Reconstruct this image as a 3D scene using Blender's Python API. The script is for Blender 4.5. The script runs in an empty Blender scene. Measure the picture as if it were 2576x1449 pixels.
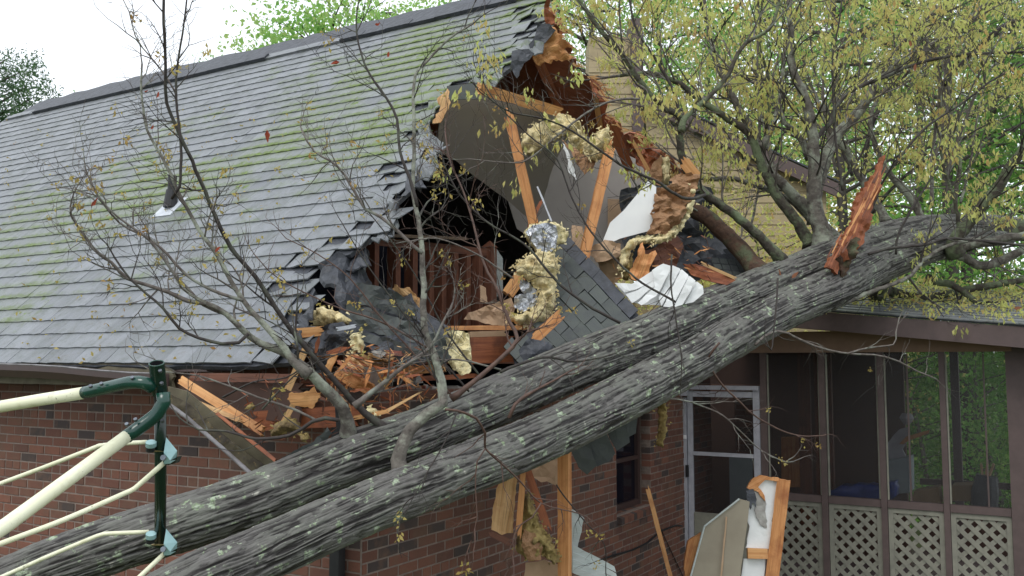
import bpy, math, random
import numpy as np
from mathutils import Vector, Matrix
from mathutils.geometry import delaunay_2d_cdt
R = random.Random(7)
NR = np.random.default_rng(11)
scene = bpy.context.scene
COL = scene.collection
# ------------------------------------------------------------------ camera
F = 2297.0; CX = 1288.0; CY = 724.5; EYE = 2.9; PITCH = math.atan(190.5 / F)
cam_d = bpy.data.cameras.new('camera'); cam = bpy.data.objects.new('camera', cam_d); COL.objects.link(cam)
cam.location = (0, 0, EYE); cam.rotation_euler = (math.pi / 2 + PITCH, 0, 0)
cam_d.sensor_width = 36; cam_d.lens = 36 * F / 2576; cam_d.clip_end = 900; cam_d.clip_start = 0.05
scene.camera = cam
# ------------------------------------------------------------------ world: bright overcast
w = bpy.data.worlds.new('World'); scene.world = w; w.use_nodes = True
nt = w.node_tree; bg = nt.nodes['Background']; bg.inputs['Strength'].default_value = 0.1
sk = nt.nodes.new('ShaderNodeTexSky'); sk.sky_type = 'NISHITA'; sk.sun_disc = False
sk.sun_elevation = math.radians(52); sk.sun_rotation = math.radians(215)
hs = nt.nodes.new('ShaderNodeHueSaturation'); hs.inputs['Saturation'].default_value = .35
mx = nt.nodes.new('ShaderNodeMix'); mx.data_type = 'RGBA'; mx.inputs[0].default_value = .85
mx.inputs[7].default_value = (12.0, 12.7, 13.6, 1)
nt.links.new(sk.outputs[0], hs.inputs['Color']); nt.links.new(hs.outputs[0], mx.inputs[6])
nt.links.new(mx.outputs[2], bg.inputs[0])
sd = bpy.data.lights.new('sun', 'SUN'); sun = bpy.data.objects.new('sun', sd); COL.objects.link(sun)
sd.energy = 1.2; sd.angle = math.radians(25); sd.color = (1, .97, .92)
sun.rotation_euler = (math.radians(38), math.radians(6), math.radians(-35))
scene.view_settings.view_transform = 'Standard'; scene.view_settings.look = 'None'
scene.view_settings.exposure = 0.27; scene.view_settings.gamma = 1; scene.view_settings.use_curve_mapping = False
scene.render.engine = 'CYCLES'
scene.cycles.max_bounces = 6; scene.cycles.diffuse_bounces = 3; scene.cycles.transparent_max_bounces = 12
# ------------------------------------------------------------------ geometry of the view
cp, sp_ = math.cos(PITCH), math.sin(PITCH)
CAM = Vector((0, 0, EYE))
def ray(x, y):
    v = -(y - CY)
    return Vector((x - CX, F * cp - v * sp_, F * sp_ + v * cp))
def at(x, y, Y):
    d = ray(x, y); return CAM + d * (Y / d.y)
AV = Vector((-.861, .509, 0)); NV = Vector((.509, .861, 0)); UP = Vector((0, 0, 1))
def W(a, d, h): return AV * a + NV * d + Vector((0, 0, h + EYE))   # house frame: a = along the long side (leftwards), d = into the house, h above the eye
def on_plane(x, y, n, c):       # n.p = c, p relative to the camera
    d = ray(x, y); return CAM + d * (c / d.dot(n))
def on_d(x, y, dd): return on_plane(x, y, NV, dd)
def on_a(x, y, aa): return on_plane(x, y, AV, aa)
D_WALL = 4.3; A_WALL = 3.58; D_EAVE = 3.95; D_RIDGE = 7.52; H_RIDGE = 3.57; D_PORCH = 9.86
N_ROOF = (UP - NV).normalized(); C_ROOF = N_ROOF.dot(NV * D_EAVE)
N_BACK = (UP + NV).normalized(); C_BACK = N_BACK.dot(NV * D_RIDGE + UP * H_RIDGE)
def on_roof(x, y, off=0): return on_plane(x, y, N_ROOF, C_ROOF + off)
def on_back(x, y, off=0): return on_plane(x, y, N_BACK, C_BACK + off)
def proj(p):
    q = Vector(p) - CAM; fy = q.y * cp + q.z * sp_; v = -q.y * sp_ + q.z * cp
    return (CX + F * q.x / fy, CY - F * v / fy, fy)
def inside(x, y, poly):
    c = False; n = len(poly); j = n - 1
    for i in range(n):
        xi, yi = poly[i]; xj, yj = poly[j]
        if (yi > y) != (yj > y) and x < (xj - xi) * (y - yi) / (yj - yi) + xi: c = not c
        j = i
    return c
# ------------------------------------------------------------------ value noise
def vn(x, y, seed=0, px=0):
    x = np.asarray(x, float); y = np.asarray(y, float)
    xi = np.floor(x).astype(np.int64); yi = np.floor(y).astype(np.int64); fx = x - xi; fy = y - yi
    fx = fx * fx * (3 - 2 * fx); fy = fy * fy * (3 - 2 * fy)
    def h(a, b):
        if px: a = a % px
        n = (a * 374761393 + b * 668265263 + seed * 1442695041) & 0x7fffffff
        n = (n ^ (n >> 13)) * 1274126177 & 0x7fffffff
        return ((n ^ (n >> 16)) & 0xffff) / 65535.0
    return (h(xi, yi) * (1 - fx) + h(xi + 1, yi) * fx) * (1 - fy) + (h(xi, yi + 1) * (1 - fx) + h(xi + 1, yi + 1) * fx) * fy
# ------------------------------------------------------------------ materials
MATS = {}
class NB:
    def __init__(s, name):
        s.m = bpy.data.materials.new(name); s.m.use_nodes = True; s.t = s.m.node_tree; s.n = s.t.nodes; s.n.clear()
        s.out = s.n.new('ShaderNodeOutputMaterial')
    def node(s, t, **k):
        q = s.n.new('ShaderNode' + t)
        for a, b in k.items(): setattr(q, a, b)
        return q
    def link(s, a, b): s.t.links.new(a, b)
    def val(s, sock, v):
        if hasattr(v, 'is_output'): s.link(v, sock)
        else: sock.default_value = v
    def math(s, op, a, b=0.0, clamp=False):
        q = s.node('Math', operation=op, use_clamp=clamp); s.val(q.inputs[0], a); s.val(q.inputs[1], b); return q.outputs[0]
    def mix(s, f, a, b, mode='MIX'):
        q = s.node('Mix', data_type='RGBA', blend_type=mode); s.val(q.inputs[0], f)
        for i, v in ((6, a), (7, b)):
            if isinstance(v, tuple): v = (*v[:3], 1)
            s.val(q.inputs[i], v)
        return q.outputs[2]
    def coord(s, kind, scale=(1, 1, 1), rot=(0, 0, 0)):
        if kind == 'pos': c = s.node('NewGeometry').outputs['Position']
        else: c = s.node('TexCoord').outputs[kind]
        q = s.node('Mapping'); s.link(c, q.inputs[0]); q.inputs['Scale'].default_value = scale; q.inputs['Rotation'].default_value = rot
        return q.outputs[0]
    def noise(s, vec, scale, detail=4, rough=.6, dist=0):
        q = s.node('TexNoise'); s.link(vec, q.inputs['Vector']); q.inputs['Scale'].default_value = scale
        q.inputs['Detail'].default_value = detail; q.inputs['Roughness'].default_value = rough; q.inputs['Distortion'].default_value = dist
        return q.outputs['Fac']
    def ramp(s, f, lo, hi):
        q = s.node('MapRange', clamp=True); s.link(f, q.inputs[0]); q.inputs[1].default_value = lo; q.inputs[2].default_value = hi
        return q.outputs[0]
    def attr(s, name): q = s.node('Attribute'); q.attribute_name = name; return q.outputs['Fac']
    def rnd(s):
        o = s.node('ObjectInfo').outputs['Random']; return s.math('FRACT', s.math('ADD', o, s.attr('rnd')))
    def bsdf(s, col, rough=.7, bump=None, bs=.3, bd=.01, spec=.5, metal=0.0, coat=0.0):
        b = s.node('BsdfPrincipled'); s.val(b.inputs['Base Color'], (*col, 1) if isinstance(col, tuple) else col)
        s.val(b.inputs['Roughness'], rough); b.inputs['Specular IOR Level'].default_value = spec; b.inputs['Metallic'].default_value = metal
        if coat: b.inputs['Coat Weight'].default_value = coat; b.inputs['Coat Roughness'].default_value = .25
        if bump is not None:
            q = s.node('Bump'); q.inputs['Strength'].default_value = bs; q.inputs['Distance'].default_value = bd
            s.link(bump, q.inputs['Height']); s.link(q.outputs[0], b.inputs['Normal'])
        s.link(b.outputs[0], s.out.inputs[0]); return b
def simple(name, c1, c2, scale=8, rough=.7, bs=.3, kind='Object', stretch=(1, 1, 1), lo=.35, hi=.65, spec=.4, metal=0., detail=5, bd=.01, c3=None, s3=2., lo3=.5, hi3=.65):
    b = NB(name); v = b.coord(kind, stretch); n = b.noise(v, scale, detail)
    col = b.mix(b.ramp(n, lo, hi), c1, c2)
    if c3: col = b.mix(b.ramp(b.noise(v, s3, 5), lo3, hi3), col, c3)
    b.bsdf(col, rough, n, bs, bd, spec, metal); MATS[name] = b.m; return b.m
def wood(name, c1, c2, c3, scale=38, rough=.6, st=.035):
    b = NB(name); v = b.coord('UV', (1, st, 1)); n = b.noise(v, scale, 6, .65, .6); v2 = b.coord('Object'); n2 = b.noise(v2, 5, 4)
    col = b.mix(b.ramp(n, .38, .62), c1, c2); col = b.mix(b.ramp(n2, .5, .75), col, c3); col = b.mix(b.math('MULTIPLY', b.ramp(b.noise(v, 90, 3), .56, .7), .6), col, tuple(q * .35 for q in c2))
    b.bsdf(col, rough, n, .5, .006, .4); MATS[name] = b.m; return b.m
wood('wood_fresh', (.62, .30, .115), (.46, .185, .06), (.30, .10, .035))
wood('wood_pale', (.66, .42, .20), (.50, .27, .11), (.36, .16, .06))
wood('wood_orange', (.62, .33, .13), (.46, .21, .07), (.32, .12, .04))
wood('wood_red', (.36, .12, .05), (.22, .065, .028), (.11, .035, .018))
wood('wood_dark', (.17, .065, .036), (.11, .042, .025), (.07, .028, .018))
wood('wood_old', (.16, .11, .07), (.10, .07, .045), (.06, .04, .03))
wood('plywood_brown', (.46, .175, .10), (.38, .135, .075), (.28, .10, .055), 16, .7, .15)
simple('insulation', (.88, .78, .48), (.70, .56, .27), 22, .95, 1., detail=10, bd=.04, c3=(.40, .30, .15), s3=9, lo3=.5, hi3=.72)
simple('insulation_dirty', (.42, .32, .12), (.26, .19, .07), 26, .95, 1., detail=8, bd=.03, c3=(.16, .11, .06), s3=6)
simple('insulation_pale', (.80, .72, .44), (.70, .60, .33), 30, .95, .8, detail=8, bd=.02)
simple('kraft_paper', (.36, .20, .10), (.26, .14, .07), 9, .6, 1., detail=6, bd=.05)
simple('tan_board', (.50, .34, .22), (.42, .28, .17), 6, .8, .2)
simple('drywall_white', (.80, .81, .80), (.74, .75, .75), 5, .7, .1)
simple('grey_paint', (.40, .365, .34), (.37, .335, .315), 4, .85, .05, bd=.003)
simple('painted_room_shade', (.012, .013, .024), (.010, .011, .02), 4, .95, .05)  # near-black colour stands in for the shade of the unlit rooms
simple('tar_paper', (.035, .038, .045), (.06, .065, .078), 14, .5, .6, bd=.02)
simple('mortar', (.24, .185, .155), (.17, .135, .115), 20, .95, .5)
simple('brown_metal', (.060, .036, .032), (.048, .030, .028), 10, .35, .05)
simple('brown_paint', (.105, .074, .070), (.085, .060, .057), 10, .6, .1)
simple('tan_paint', (.26, .17, .12), (.22, .14, .10), 6, .75, .1)
simple('siding_tan', (.36, .29, .17), (.30, .24, .14), 6, .7, .1)
simple('siding_green', (.52, .56, .54), (.42, .47, .45), 12, .7, .2, stretch=(1, 1, 8))
simple('tan_siding_piece', (.32, .28, .21), (.28, .24, .18), 6, .7, .1)
simple('white_vinyl', (.78, .80, .84), (.70, .73, .80), 5, .4, .05)
simple('gutter_inner', (.12, .10, .06), (.05, .04, .03), 18, .7, .5, c3=(.30, .2, .08), s3=30, lo3=.6, hi3=.7)
simple('gutter_lip', (.26, .25, .26), (.12, .11, .11), 9, .4, .1)
simple('fascia_olive', (.16, .14, .09), (.10, .085, .055), 9, .7, .2)
simple('lattice_paint', (.24, .235, .19), (.18, .175, .145), 10, .7, .1)
simple('door_metal', (.42, .42, .46), (.33, .33, .37), 12, .45, .05)
simple('door_panel', (.30, .36, .38), (.26, .31, .33), 6, .6, .05)
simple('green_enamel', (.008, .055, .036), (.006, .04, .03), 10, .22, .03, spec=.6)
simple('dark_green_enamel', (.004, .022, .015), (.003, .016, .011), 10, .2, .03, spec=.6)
simple('galvanised', (.34, .52, .52), (.26, .42, .43), 12, .4, .05, metal=.3)
simple('bolt_metal', (.2, .22, .25), (.12, .13, .15), 12, .35, .05, metal=.8)
simple('brass_ring', (.5, .38, .2), (.4, .3, .16), 12, .35, .05, metal=.8)
simple('rubber', (.012, .012, .014), (.02, .02, .022), 12, .5, .1)
simple('flashing', (.55, .58, .62), (.4, .43, .47), 12, .4, .1)
simple('blue_tarp', (.012, .04, .25), (.008, .025, .16), 9, .4, .3, bd=.03)
simple('cardboard', (.24, .16, .09), (.18, .12, .06), 6, .8, .1)
simple('brown_panel', (.10, .055, .04), (.08, .042, .032), 6, .7, .1)
simple('moss', (.12, .2, .025), (.07, .13, .02), 60, .95, 1.)
simple('pink_brick_rubble', (.40, .16, .12), (.25, .10, .08), 14, .9, .5)
simple('mortar_rubble', (.40, .39, .36), (.30, .28, .26), 14, .95, .6)
simple('twig_grey', (.15, .13, .115), (.075, .06, .052), 25, .75, .5, c3=(.22, .24, .20), s3=9, lo3=.5, hi3=.7)
simple('twig_brown', (.11, .062, .045), (.065, .036, .028), 25, .6, .4)
simple('twig_dark', (.045, .036, .032), (.028, .022, .02), 25, .7, .4, c3=(.07, .075, .055), s3=8)
simple('limb_bark', (.155, .14, .12), (.065, .055, .047), 16, .85, 1., c3=(.27, .29, .23), s3=7, lo3=.48, hi3=.62, bd=.02)
simple('limb_moss', (.075, .065, .05), (.04, .034, .027), 20, .9, 1., c3=(.13, .16, .09), s3=7, lo3=.46, hi3=.6, bd=.02)
simple('limb_brown', (.10, .055, .035), (.055, .032, .022), 22, .9, 1., c3=(.08, .09, .05), s3=6, bd=.02)
simple('far_bark', (.09, .08, .07), (.04, .035, .03), 9, .9, .8, stretch=(1, 1, .2), bd=.03)
simple('ground_litter', (.07, .06, .03), (.05, .09, .02), 1.5, .95, .5)
simple('street_dark', (.05, .05, .05), (.04, .04, .04), 3, .9)
def foil():
    b = NB('foil'); v = b.coord('Object'); n = b.noise(v, 14, 5, .6, 1.2)
    b.bsdf(b.mix(b.ramp(n, .4, .6), (.75, .77, .8), (.38, .40, .44)), .38, n, .8, .03, .5, .75); MATS['foil'] = b.m
foil()
def cream():
    b = NB('cream_metal'); v = b.coord('pos'); n = b.noise(v, 60, 5, .7); k = b.noise(v, 5, 3)
    f = b.math('MULTIPLY', b.ramp(n, .60, .68), b.ramp(k, .52, .62))
    c = b.mix(b.ramp(k, .3, .7), (.72, .72, .50), (.80, .80, .60)); c = b.mix(b.math('MULTIPLY', b.ramp(b.noise(v, 25, 4), .55, .75), .4), c, (.45, .42, .22))
    b.bsdf(b.mix(f, c, (.10, .10, .05)), .4, n, .05, .005); MATS['cream_metal'] = b.m
cream()
def shingles():
    for name, deb in (('shingle', 0), ('shingle_debris', 1)):
        b = NB(name); v = b.coord('pos'); g = b.noise(v, 260, 3, .8); n = b.noise(v, 9, 5, .7); r = b.rnd()
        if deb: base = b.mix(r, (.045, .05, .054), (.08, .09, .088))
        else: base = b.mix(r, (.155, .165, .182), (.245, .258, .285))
        base = b.mix(b.ramp(n, .35, .7), base, b.mix(.5, base, (.11, .13, .10)))
        base = b.mix(b.math('MULTIPLY', b.ramp(g, .3, .8), .4), base, (.05, .053, .058))
        if not deb:
            # moss: creeps up from the butt edge of every course, in patches
            L = (NV + UP).normalized(); O = NV * D_EAVE + UP * EYE
            q = b.node('VectorMath', operation='SUBTRACT'); b.link(b.node('NewGeometry').outputs['Position'], q.inputs[0]); q.inputs[1].default_value = O
            s = b.node('VectorMath', operation='DOT_PRODUCT'); b.link(q.outputs[0], s.inputs[0]); s.inputs[1].default_value = L
            a = b.node('VectorMath', operation='DOT_PRODUCT'); b.link(q.outputs[0], a.inputs[0]); a.inputs[1].default_value = AV
            fr = b.math('FRACT', b.math('DIVIDE', s.outputs['Value'], .155))
            P1 = on_roof(60, 640); P2 = on_roof(1050, 170); ld = (P2 - P1).normalized(); qd = N_ROOF.cross(ld)
            qv = b.node('VectorMath', operation='SUBTRACT'); b.link(b.node('NewGeometry').outputs['Position'], qv.inputs[0]); qv.inputs[1].default_value = P1
            qq = b.node('VectorMath', operation='DOT_PRODUCT'); b.link(qv.outputs[0], qq.inputs[0]); qq.inputs[1].default_value = qd
            bias = b.math('SUBTRACT', .20, b.math('MULTIPLY', b.math('ABSOLUTE', qq.outputs['Value']), .13))
            big = b.math('ADD', b.noise(v, .9, 3, .6), bias); mid = b.noise(v, 3.5, 5, .7); fine = b.noise(v, 38, 4, .75)
            film = b.math('MULTIPLY', b.ramp(b.math('ADD', big, b.math('MULTIPLY', mid, .35)), .72, .95), .6)
            base = b.mix(film, base, (.15, .175, .11)); dirt = b.math('MULTIPLY', b.ramp(b.noise(b.coord('pos', (1, 1, 1)), 16, 6, .75, .8), .54, .68), .5); base = b.mix(dirt, base, (.11, .10, .08))
            streak = b.math('MULTIPLY', b.ramp(fine, .5, .66), b.ramp(b.math('ADD', big, b.math('MULTIPLY', mid, .5)), .84, 1.08))
            edge = b.math('MULTIPLY', b.ramp(b.math('SUBTRACT', fine, b.math('MULTIPLY', fr, .9)), .12, .34), b.ramp(b.math('ADD', big, b.math('MULTIPLY', mid, .5)), .76, .98))
            hump = b.math('MULTIPLY', b.ramp(mid, .595, .655), b.ramp(big, .48, .60))
            ms = b.math('MAXIMUM', b.math('MAXIMUM', b.math('MULTIPLY', streak, .65), edge), hump)
            base = b.mix(ms, base, b.mix(b.ramp(fine, .4, .65), (.075, .10, .03), (.155, .225, .045)))
            rg = b.math('ADD', b.math('MULTIPLY', ms, .35), b.ramp(n, .1, 1.1))
            b.bsdf(base, b.math('MAXIMUM', rg, .42), g, .35, .004, .5)
        else: b.bsdf(base, .6, g, .4, .004, .4)
        MATS[name] = b.m
shingles()
def brick_m():
    for name, k in (('brick', 1.0),):
        b = NB(name); v = b.coord('pos'); n = b.noise(v, 90, 5, .75); r = b.rnd()
        base = b.mix(b.ramp(r, 0, .75), (.20, .085, .056), (.125, .056, .042))
        base = b.mix(b.ramp(r, .84, .86), base, (.062, .048, .046))
        base = b.mix(b.ramp(b.noise(v, 6, 4), .5, .75), base, (.16, .09, .06))
        base = b.mix(b.math('MULTIPLY', b.ramp(n, .45, .8), .4), base, (.075, .048, .04)); base = b.mix(b.math('MULTIPLY', b.ramp(b.noise(v, 1.6, 5, .7), .48, .7), .45), base, (.085, .06, .045))
        b.bsdf(base, .85, n, .5, .004, .3); MATS[name] = b.m
brick_m()
def leaf_m(name, ca, cb, cc, tr=.45):
    b = NB(name); r = b.attr('rnd'); c = b.mix(b.ramp(r, 0, .5), ca, cb); c = b.mix(b.ramp(r, .5, 1), c, cc)
    d = b.node('BsdfDiffuse'); t = b.node('BsdfTranslucent'); b.link(c, d.inputs[0]); b.link(c, t.inputs[0])
    m = b.node('MixShader'); m.inputs[0].default_value = tr; b.link(d.outputs[0], m.inputs[1]); b.link(t.outputs[0], m.inputs[2])
    b.link(m.outputs[0], b.out.inputs[0]); MATS[name] = b.m
leaf_m('leaf_young', (.78, .68, .30), (.62, .68, .22), (.60, .38, .17), .58)
leaf_m('leaf_tip', (.55, .44, .17), (.45, .38, .12), (.38, .2, .08))
leaf_m('leaf_green', (.20, .43, .10), (.33, .55, .16), (.48, .58, .22), .55)
leaf_m('leaf_deep', (.10, .24, .055), (.16, .33, .08), (.26, .38, .11), .5)
leaf_m('leaf_pine', (.07, .13, .06), (.10, .18, .09), (.13, .2, .08), .2)
leaf_m('leaf_painted_fade', (.34, .52, .26), (.46, .62, .36), (.55, .62, .42), .6)  # washed-out look of the far trees painted into paler leaf colours
leaf_m('leaf_brown', (.30, .13, .07), (.22, .10, .06), (.36, .2, .1), .3)
leaf_m('leaf_red', (.32, .07, .04), (.24, .06, .035), (.36, .14, .07), .3)
def bark():
    b = NB('bark'); v = b.coord('UV'); h = b.attr('ridge'); p = b.coord('pos')
    vs = b.coord('UV', (1, .28, 1)); n = b.noise(vs, 48, 6, .7, .4); k = b.noise(p, 3.2, 4, .6); li = b.noise(p, 13, 5, .65); li2 = b.noise(p, 34, 4, .6)
    c = b.mix(b.ramp(n, .3, .7), (.068, .062, .056), (.165, .158, .148))
    c = b.mix(b.ramp(h, .34, .62), (.014, .011, .010), c)
    gr = b.math('MULTIPLY', b.math('MULTIPLY', b.ramp(k, .42, .62), b.ramp(h, .3, .8)), .65)
    c = b.mix(gr, c, (.15, .16, .13))
    lm = b.math('MULTIPLY', b.ramp(li, .585, .63), b.ramp(b.math('ADD', h, li2), .85, 1.15))
    c = b.mix(b.math('MULTIPLY', lm, .8), c, b.mix(b.ramp(li2, .4, .6), (.22, .31, .15), (.42, .50, .36)))
    wm = b.math('MULTIPLY', b.ramp(b.noise(p, 15, 4), .66, .71), b.ramp(h, .5, .75))
    c = b.mix(wm, c, (.48, .47, .40))
    b.bsdf(c, b.ramp(n, -.6, 1.3), n, .9, .012, .45); MATS['bark'] = b.m
bark()
def screen_m():
    b = NB('insect_screen'); d = b.node('BsdfPrincipled'); d.inputs['Base Color'].default_value = (.03, .03, .032, 1); d.inputs['Roughness'].default_value = .35
    t = b.node('BsdfTransparent'); m = b.node('MixShader'); m.inputs[0].default_value = .30
    b.link(t.outputs[0], m.inputs[1]); b.link(d.outputs[0], m.inputs[2]); b.link(m.outputs[0], b.out.inputs[0]); MATS['insect_screen'] = b.m
    b = NB('window_glass'); d = b.bsdf((.006, .006, .012), .08); MATS['window_glass'] = b.m
screen_m()
# ------------------------------------------------------------------ mesh builder
def mesh_from(name, V, Fc, mat, uvs=None, smooth=False, attrs=None):
    me = bpy.data.meshes.new(name)
    me.from_pydata([tuple(v) for v in V], [], Fc)
    if uvs is not None:
        u = me.uv_layers.new(name='UVMap'); u.data.foreach_set('uv', np.asarray(uvs, 'f').ravel())
    if mat: me.materials.append(MATS[mat])
    if smooth: me.polygons.foreach_set('use_smooth', [True] * len(me.polygons))
    if attrs:
        for k, (dom, vals) in attrs.items():
            a = me.attributes.new(k, 'FLOAT', dom); a.data.foreach_set('value', np.asarray(vals, 'f'))
    me.update(); return me
def root_loc(o):
    while o.parent: o = o.parent
    return o.location
def tag(o, label=None, cat=None, group=None, kind=None):
    if label: o['label'] = label
    if cat: o['category'] = cat
    if group: o['group'] = group
    if kind: o['kind'] = kind
    return o
def thing(name, label, cat, loc, group=None, kind=None):
    o = bpy.data.objects.new(name, None); COL.objects.link(o); o.location = loc; o.empty_display_size = .1
    return tag(o, label, cat, group, kind)
class MB:
    def __init__(s): s.v = []; s.f = []; s.uv = []; s.fr = []
    def face(s, idx, uv, r=0.): s.f.append(tuple(idx)); s.uv.extend(uv); s.fr.append(r)
    def box(s, o, x, y, z, r=0.):     # o = centre, x,y,z = half vectors
        o, x, y, z = Vector(o), Vector(x), Vector(y), Vector(z); b = len(s.v)
        for k in (-1, 1):
            for j in (-1, 1):
                for i in (-1, 1): s.v.append(o + x * i + y * j + z * k)
        L = [v.length * 2 for v in (x, y, z)]
        for q, (u, v) in (((0, 2, 3, 1), (1, 0)), ((4, 5, 7, 6), (0, 1)), ((0, 1, 5, 4), (0, 2)), ((2, 6, 7, 3), (2, 0)), ((0, 4, 6, 2), (2, 1)), ((1, 3, 7, 5), (1, 2))):
            # keep v = the longest axis
            a, c = L[u], L[v]; U = [(0, 0), (a, 0), (a, c), (0, c)]
            if a > c: U = [(0, 0), (0, a), (c, a), (c, 0)]
            s.face([b + i for i in q], U, r)
        return s
    def tube(s, P, rad, n=8, caps=True, jit=0., rnd=0.):
        P = [Vector(p) for p in P]; b0 = len(s.v); m = len(P)
        T = [(P[min(i + 1, m - 1)] - P[max(i - 1, 0)]).normalized() for i in range(m)]
        ref = Vector((0, 0, 1)) if abs(T[0].z) < .9 else Vector((1, 0, 0)); X = T[0].cross(ref).normalized(); L = 0
        for i in range(m):
            X = (X - T[i] * X.dot(T[i])).normalized(); Y = T[i].cross(X)
            if i: L += (P[i] - P[i - 1]).length
            r = rad[i] if hasattr(rad, '__len__') else rad
            for k in range(n):
                t = 2 * math.pi * k / n; rr = r * (1 + (R.random() - .5) * jit)
                s.v.append(P[i] + X * (math.cos(t) * rr) + Y * (math.sin(t) * rr))
        L = 0
        for i in range(m - 1):
            l2 = L + (P[i + 1] - P[i]).length; r = rad[i] if hasattr(rad, '__len__') else rad
            for k in range(n):
                a, c = b0 + i * n + k, b0 + i * n + (k + 1) % n; u0, u1 = k / n * 6.28 * r, (k + 1) / n * 6.28 * r
                s.face((a, c, c + n, a + n), [(u0, L), (u1, L), (u1, l2), (u0, l2)], rnd)
            L = l2
        if caps:
            s.face([b0 + k for k in range(n)][::-1], [(0, 0)] * n, rnd); s.face([b0 + (m - 1) * n + k for k in range(n)], [(0, 0)] * n, rnd)
        return s
    def prism(s, pts, off, r=0., U=None):     # pts 3D outline, extruded by off
        pts = [Vector(p) for p in pts]; off = Vector(off); b = len(s.v); n = len(pts); s.v += pts; s.v += [p + off for p in pts]
        o = pts[0]; ax = (pts[1] - o).normalized() if U is None else U[0]
        nn = off.normalized(); ay = nn.cross(ax).normalized() if U is None else U[1]
        uv = [((p - o).dot(ax), (p - o).dot(ay)) for p in pts]
        s.face(list(range(b, b + n)), uv, r); s.face(list(range(b + n, b + 2 * n))[::-1], uv[::-1], r)
        for i in range(n):
            j = (i + 1) % n; l = (pts[j] - pts[i]).length; h = off.length
            s.face((b + j, b + i, b + n + i, b + n + j), [(0, 0), (0, l), (h, l), (h, 0)], r)
        return s
    def build(s, name, mat, parent=None, smooth=False, label=None, cat=None, group=None, kind=None, keep=False):
        if not s.v: return None
        if parent is not None: base = Vector(root_loc(parent))
        elif keep: base = Vector((0, 0, 0))
        else:
            A = np.array([tuple(v) for v in s.v]); c = A.mean(0); base = Vector((c[0], c[1], A[:, 2].min()))
        V = [tuple(Vector(v) - base) for v in s.v]
        at_ = {'rnd': ('FACE', s.fr)} if any(s.fr) else None
        me = mesh_from(name, V, s.f, mat, s.uv, smooth, at_)
        o = bpy.data.objects.new(name, me); COL.objects.link(o)
        if parent is not None: o.parent = parent
        else: o.location = base
        return tag(o, label, cat, group, kind)
def inst(name, me, parent, M):
    o = bpy.data.objects.new(name, me); COL.objects.link(o); o.parent = parent
    M = M.copy(); M.translation = M.translation - Vector(root_loc(parent)); o.matrix_local = M; return o
def catmull(P, step):
    P = [np.array(p, float) for p in P]
    P = [2 * P[0] - P[1]] + P + [2 * P[-1] - P[-2]]; out = []
    for i in range(1, len(P) - 2):
        n = max(1, int(np.linalg.norm((P[i + 1] - P[i])[:3]) / step))
        for k in range(n):
            t = k / n
            out.append(.5 * (2 * P[i] + (P[i + 1] - P[i - 1]) * t + (2 * P[i - 1] - 5 * P[i] + 4 * P[i + 1] - P[i + 2]) * t * t + (3 * P[i] - P[i - 1] - 3 * P[i + 1] + P[i + 2]) * t ** 3))
    out.append(P[-2]); return np.array(out)
# ------------------------------------------------------------------ boards, sheets and batts
def board(p0, p1, Y0, Y1, wpx, th, jag0=.0, jag1=.0, roll=0., wob=.002, P0=None, P1=None, wm=None, taper=1., n_end=7):
    a = P0 if P0 is not None else at(p0[0], p0[1], Y0); b = P1 if P1 is not None else at(p1[0], p1[1], Y1)
    Lv = b - a; L = Lv.length; l = Lv.normalized(); view = ((a + b) / 2 - CAM).normalized()
    n = (view - l * view.dot(l)).normalized(); n = Matrix.Rotation(roll, 3, l) @ n; wv = n.cross(l)
    wd = wm if wm else wpx * (Y0 + Y1) / 2 / F
    pts = []; k = max(2, int(L / .09))
    for i in range(k + 1): pts.append((L * i / k, -wd / 2 * (1 + (taper - 1) * i / k) + R.uniform(-wob, wob)))
    if jag1: pts += [(L + R.uniform(-jag1, jag1) * (1 if j % 2 else -.3), wd * taper * (j / n_end - .5)) for j in range(1, n_end)]
    for i in range(k, -1, -1): pts.append((L * i / k, wd / 2 * (1 + (taper - 1) * i / k) + R.uniform(-wob, wob)))
    if jag0: pts += [(R.uniform(-jag0, jag0) * (1 if j % 2 else -.3), wd * (.5 - j / n_end)) for j in range(1, n_end)]
    m = MB(); m.prism([a + l * u + wv * v - n * th / 2 for u, v in pts], n * th, U=(wv, l)); return m
BOARD_CAT = 'board'
def bd(name, label, cat, p0, p1, Y0, Y1, wpx, th, mat, j0=.03, j1=.03, roll=0., group=None, parent=None, **k):
    return board(p0, p1, Y0, Y1, wpx, th, j0, j1, roll, **k).build(name, mat, parent, label=label, cat=cat, group=group)
def rough_poly(pts, step, rough):
    out = []; n = len(pts)
    for i in range(n):
        a, b = np.array(pts[i], float), np.array(pts[(i + 1) % n], float); L = np.linalg.norm(b - a); k = max(1, int(L / step)); nn = np.array([-(b - a)[1], (b - a)[0]]) / max(L, 1e-6)
        for j in range(k):
            q = a + (b - a) * j / k
            if j: q = q + nn * R.uniform(-rough, rough)
            out.append(q)
    return np.array(out)
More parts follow.
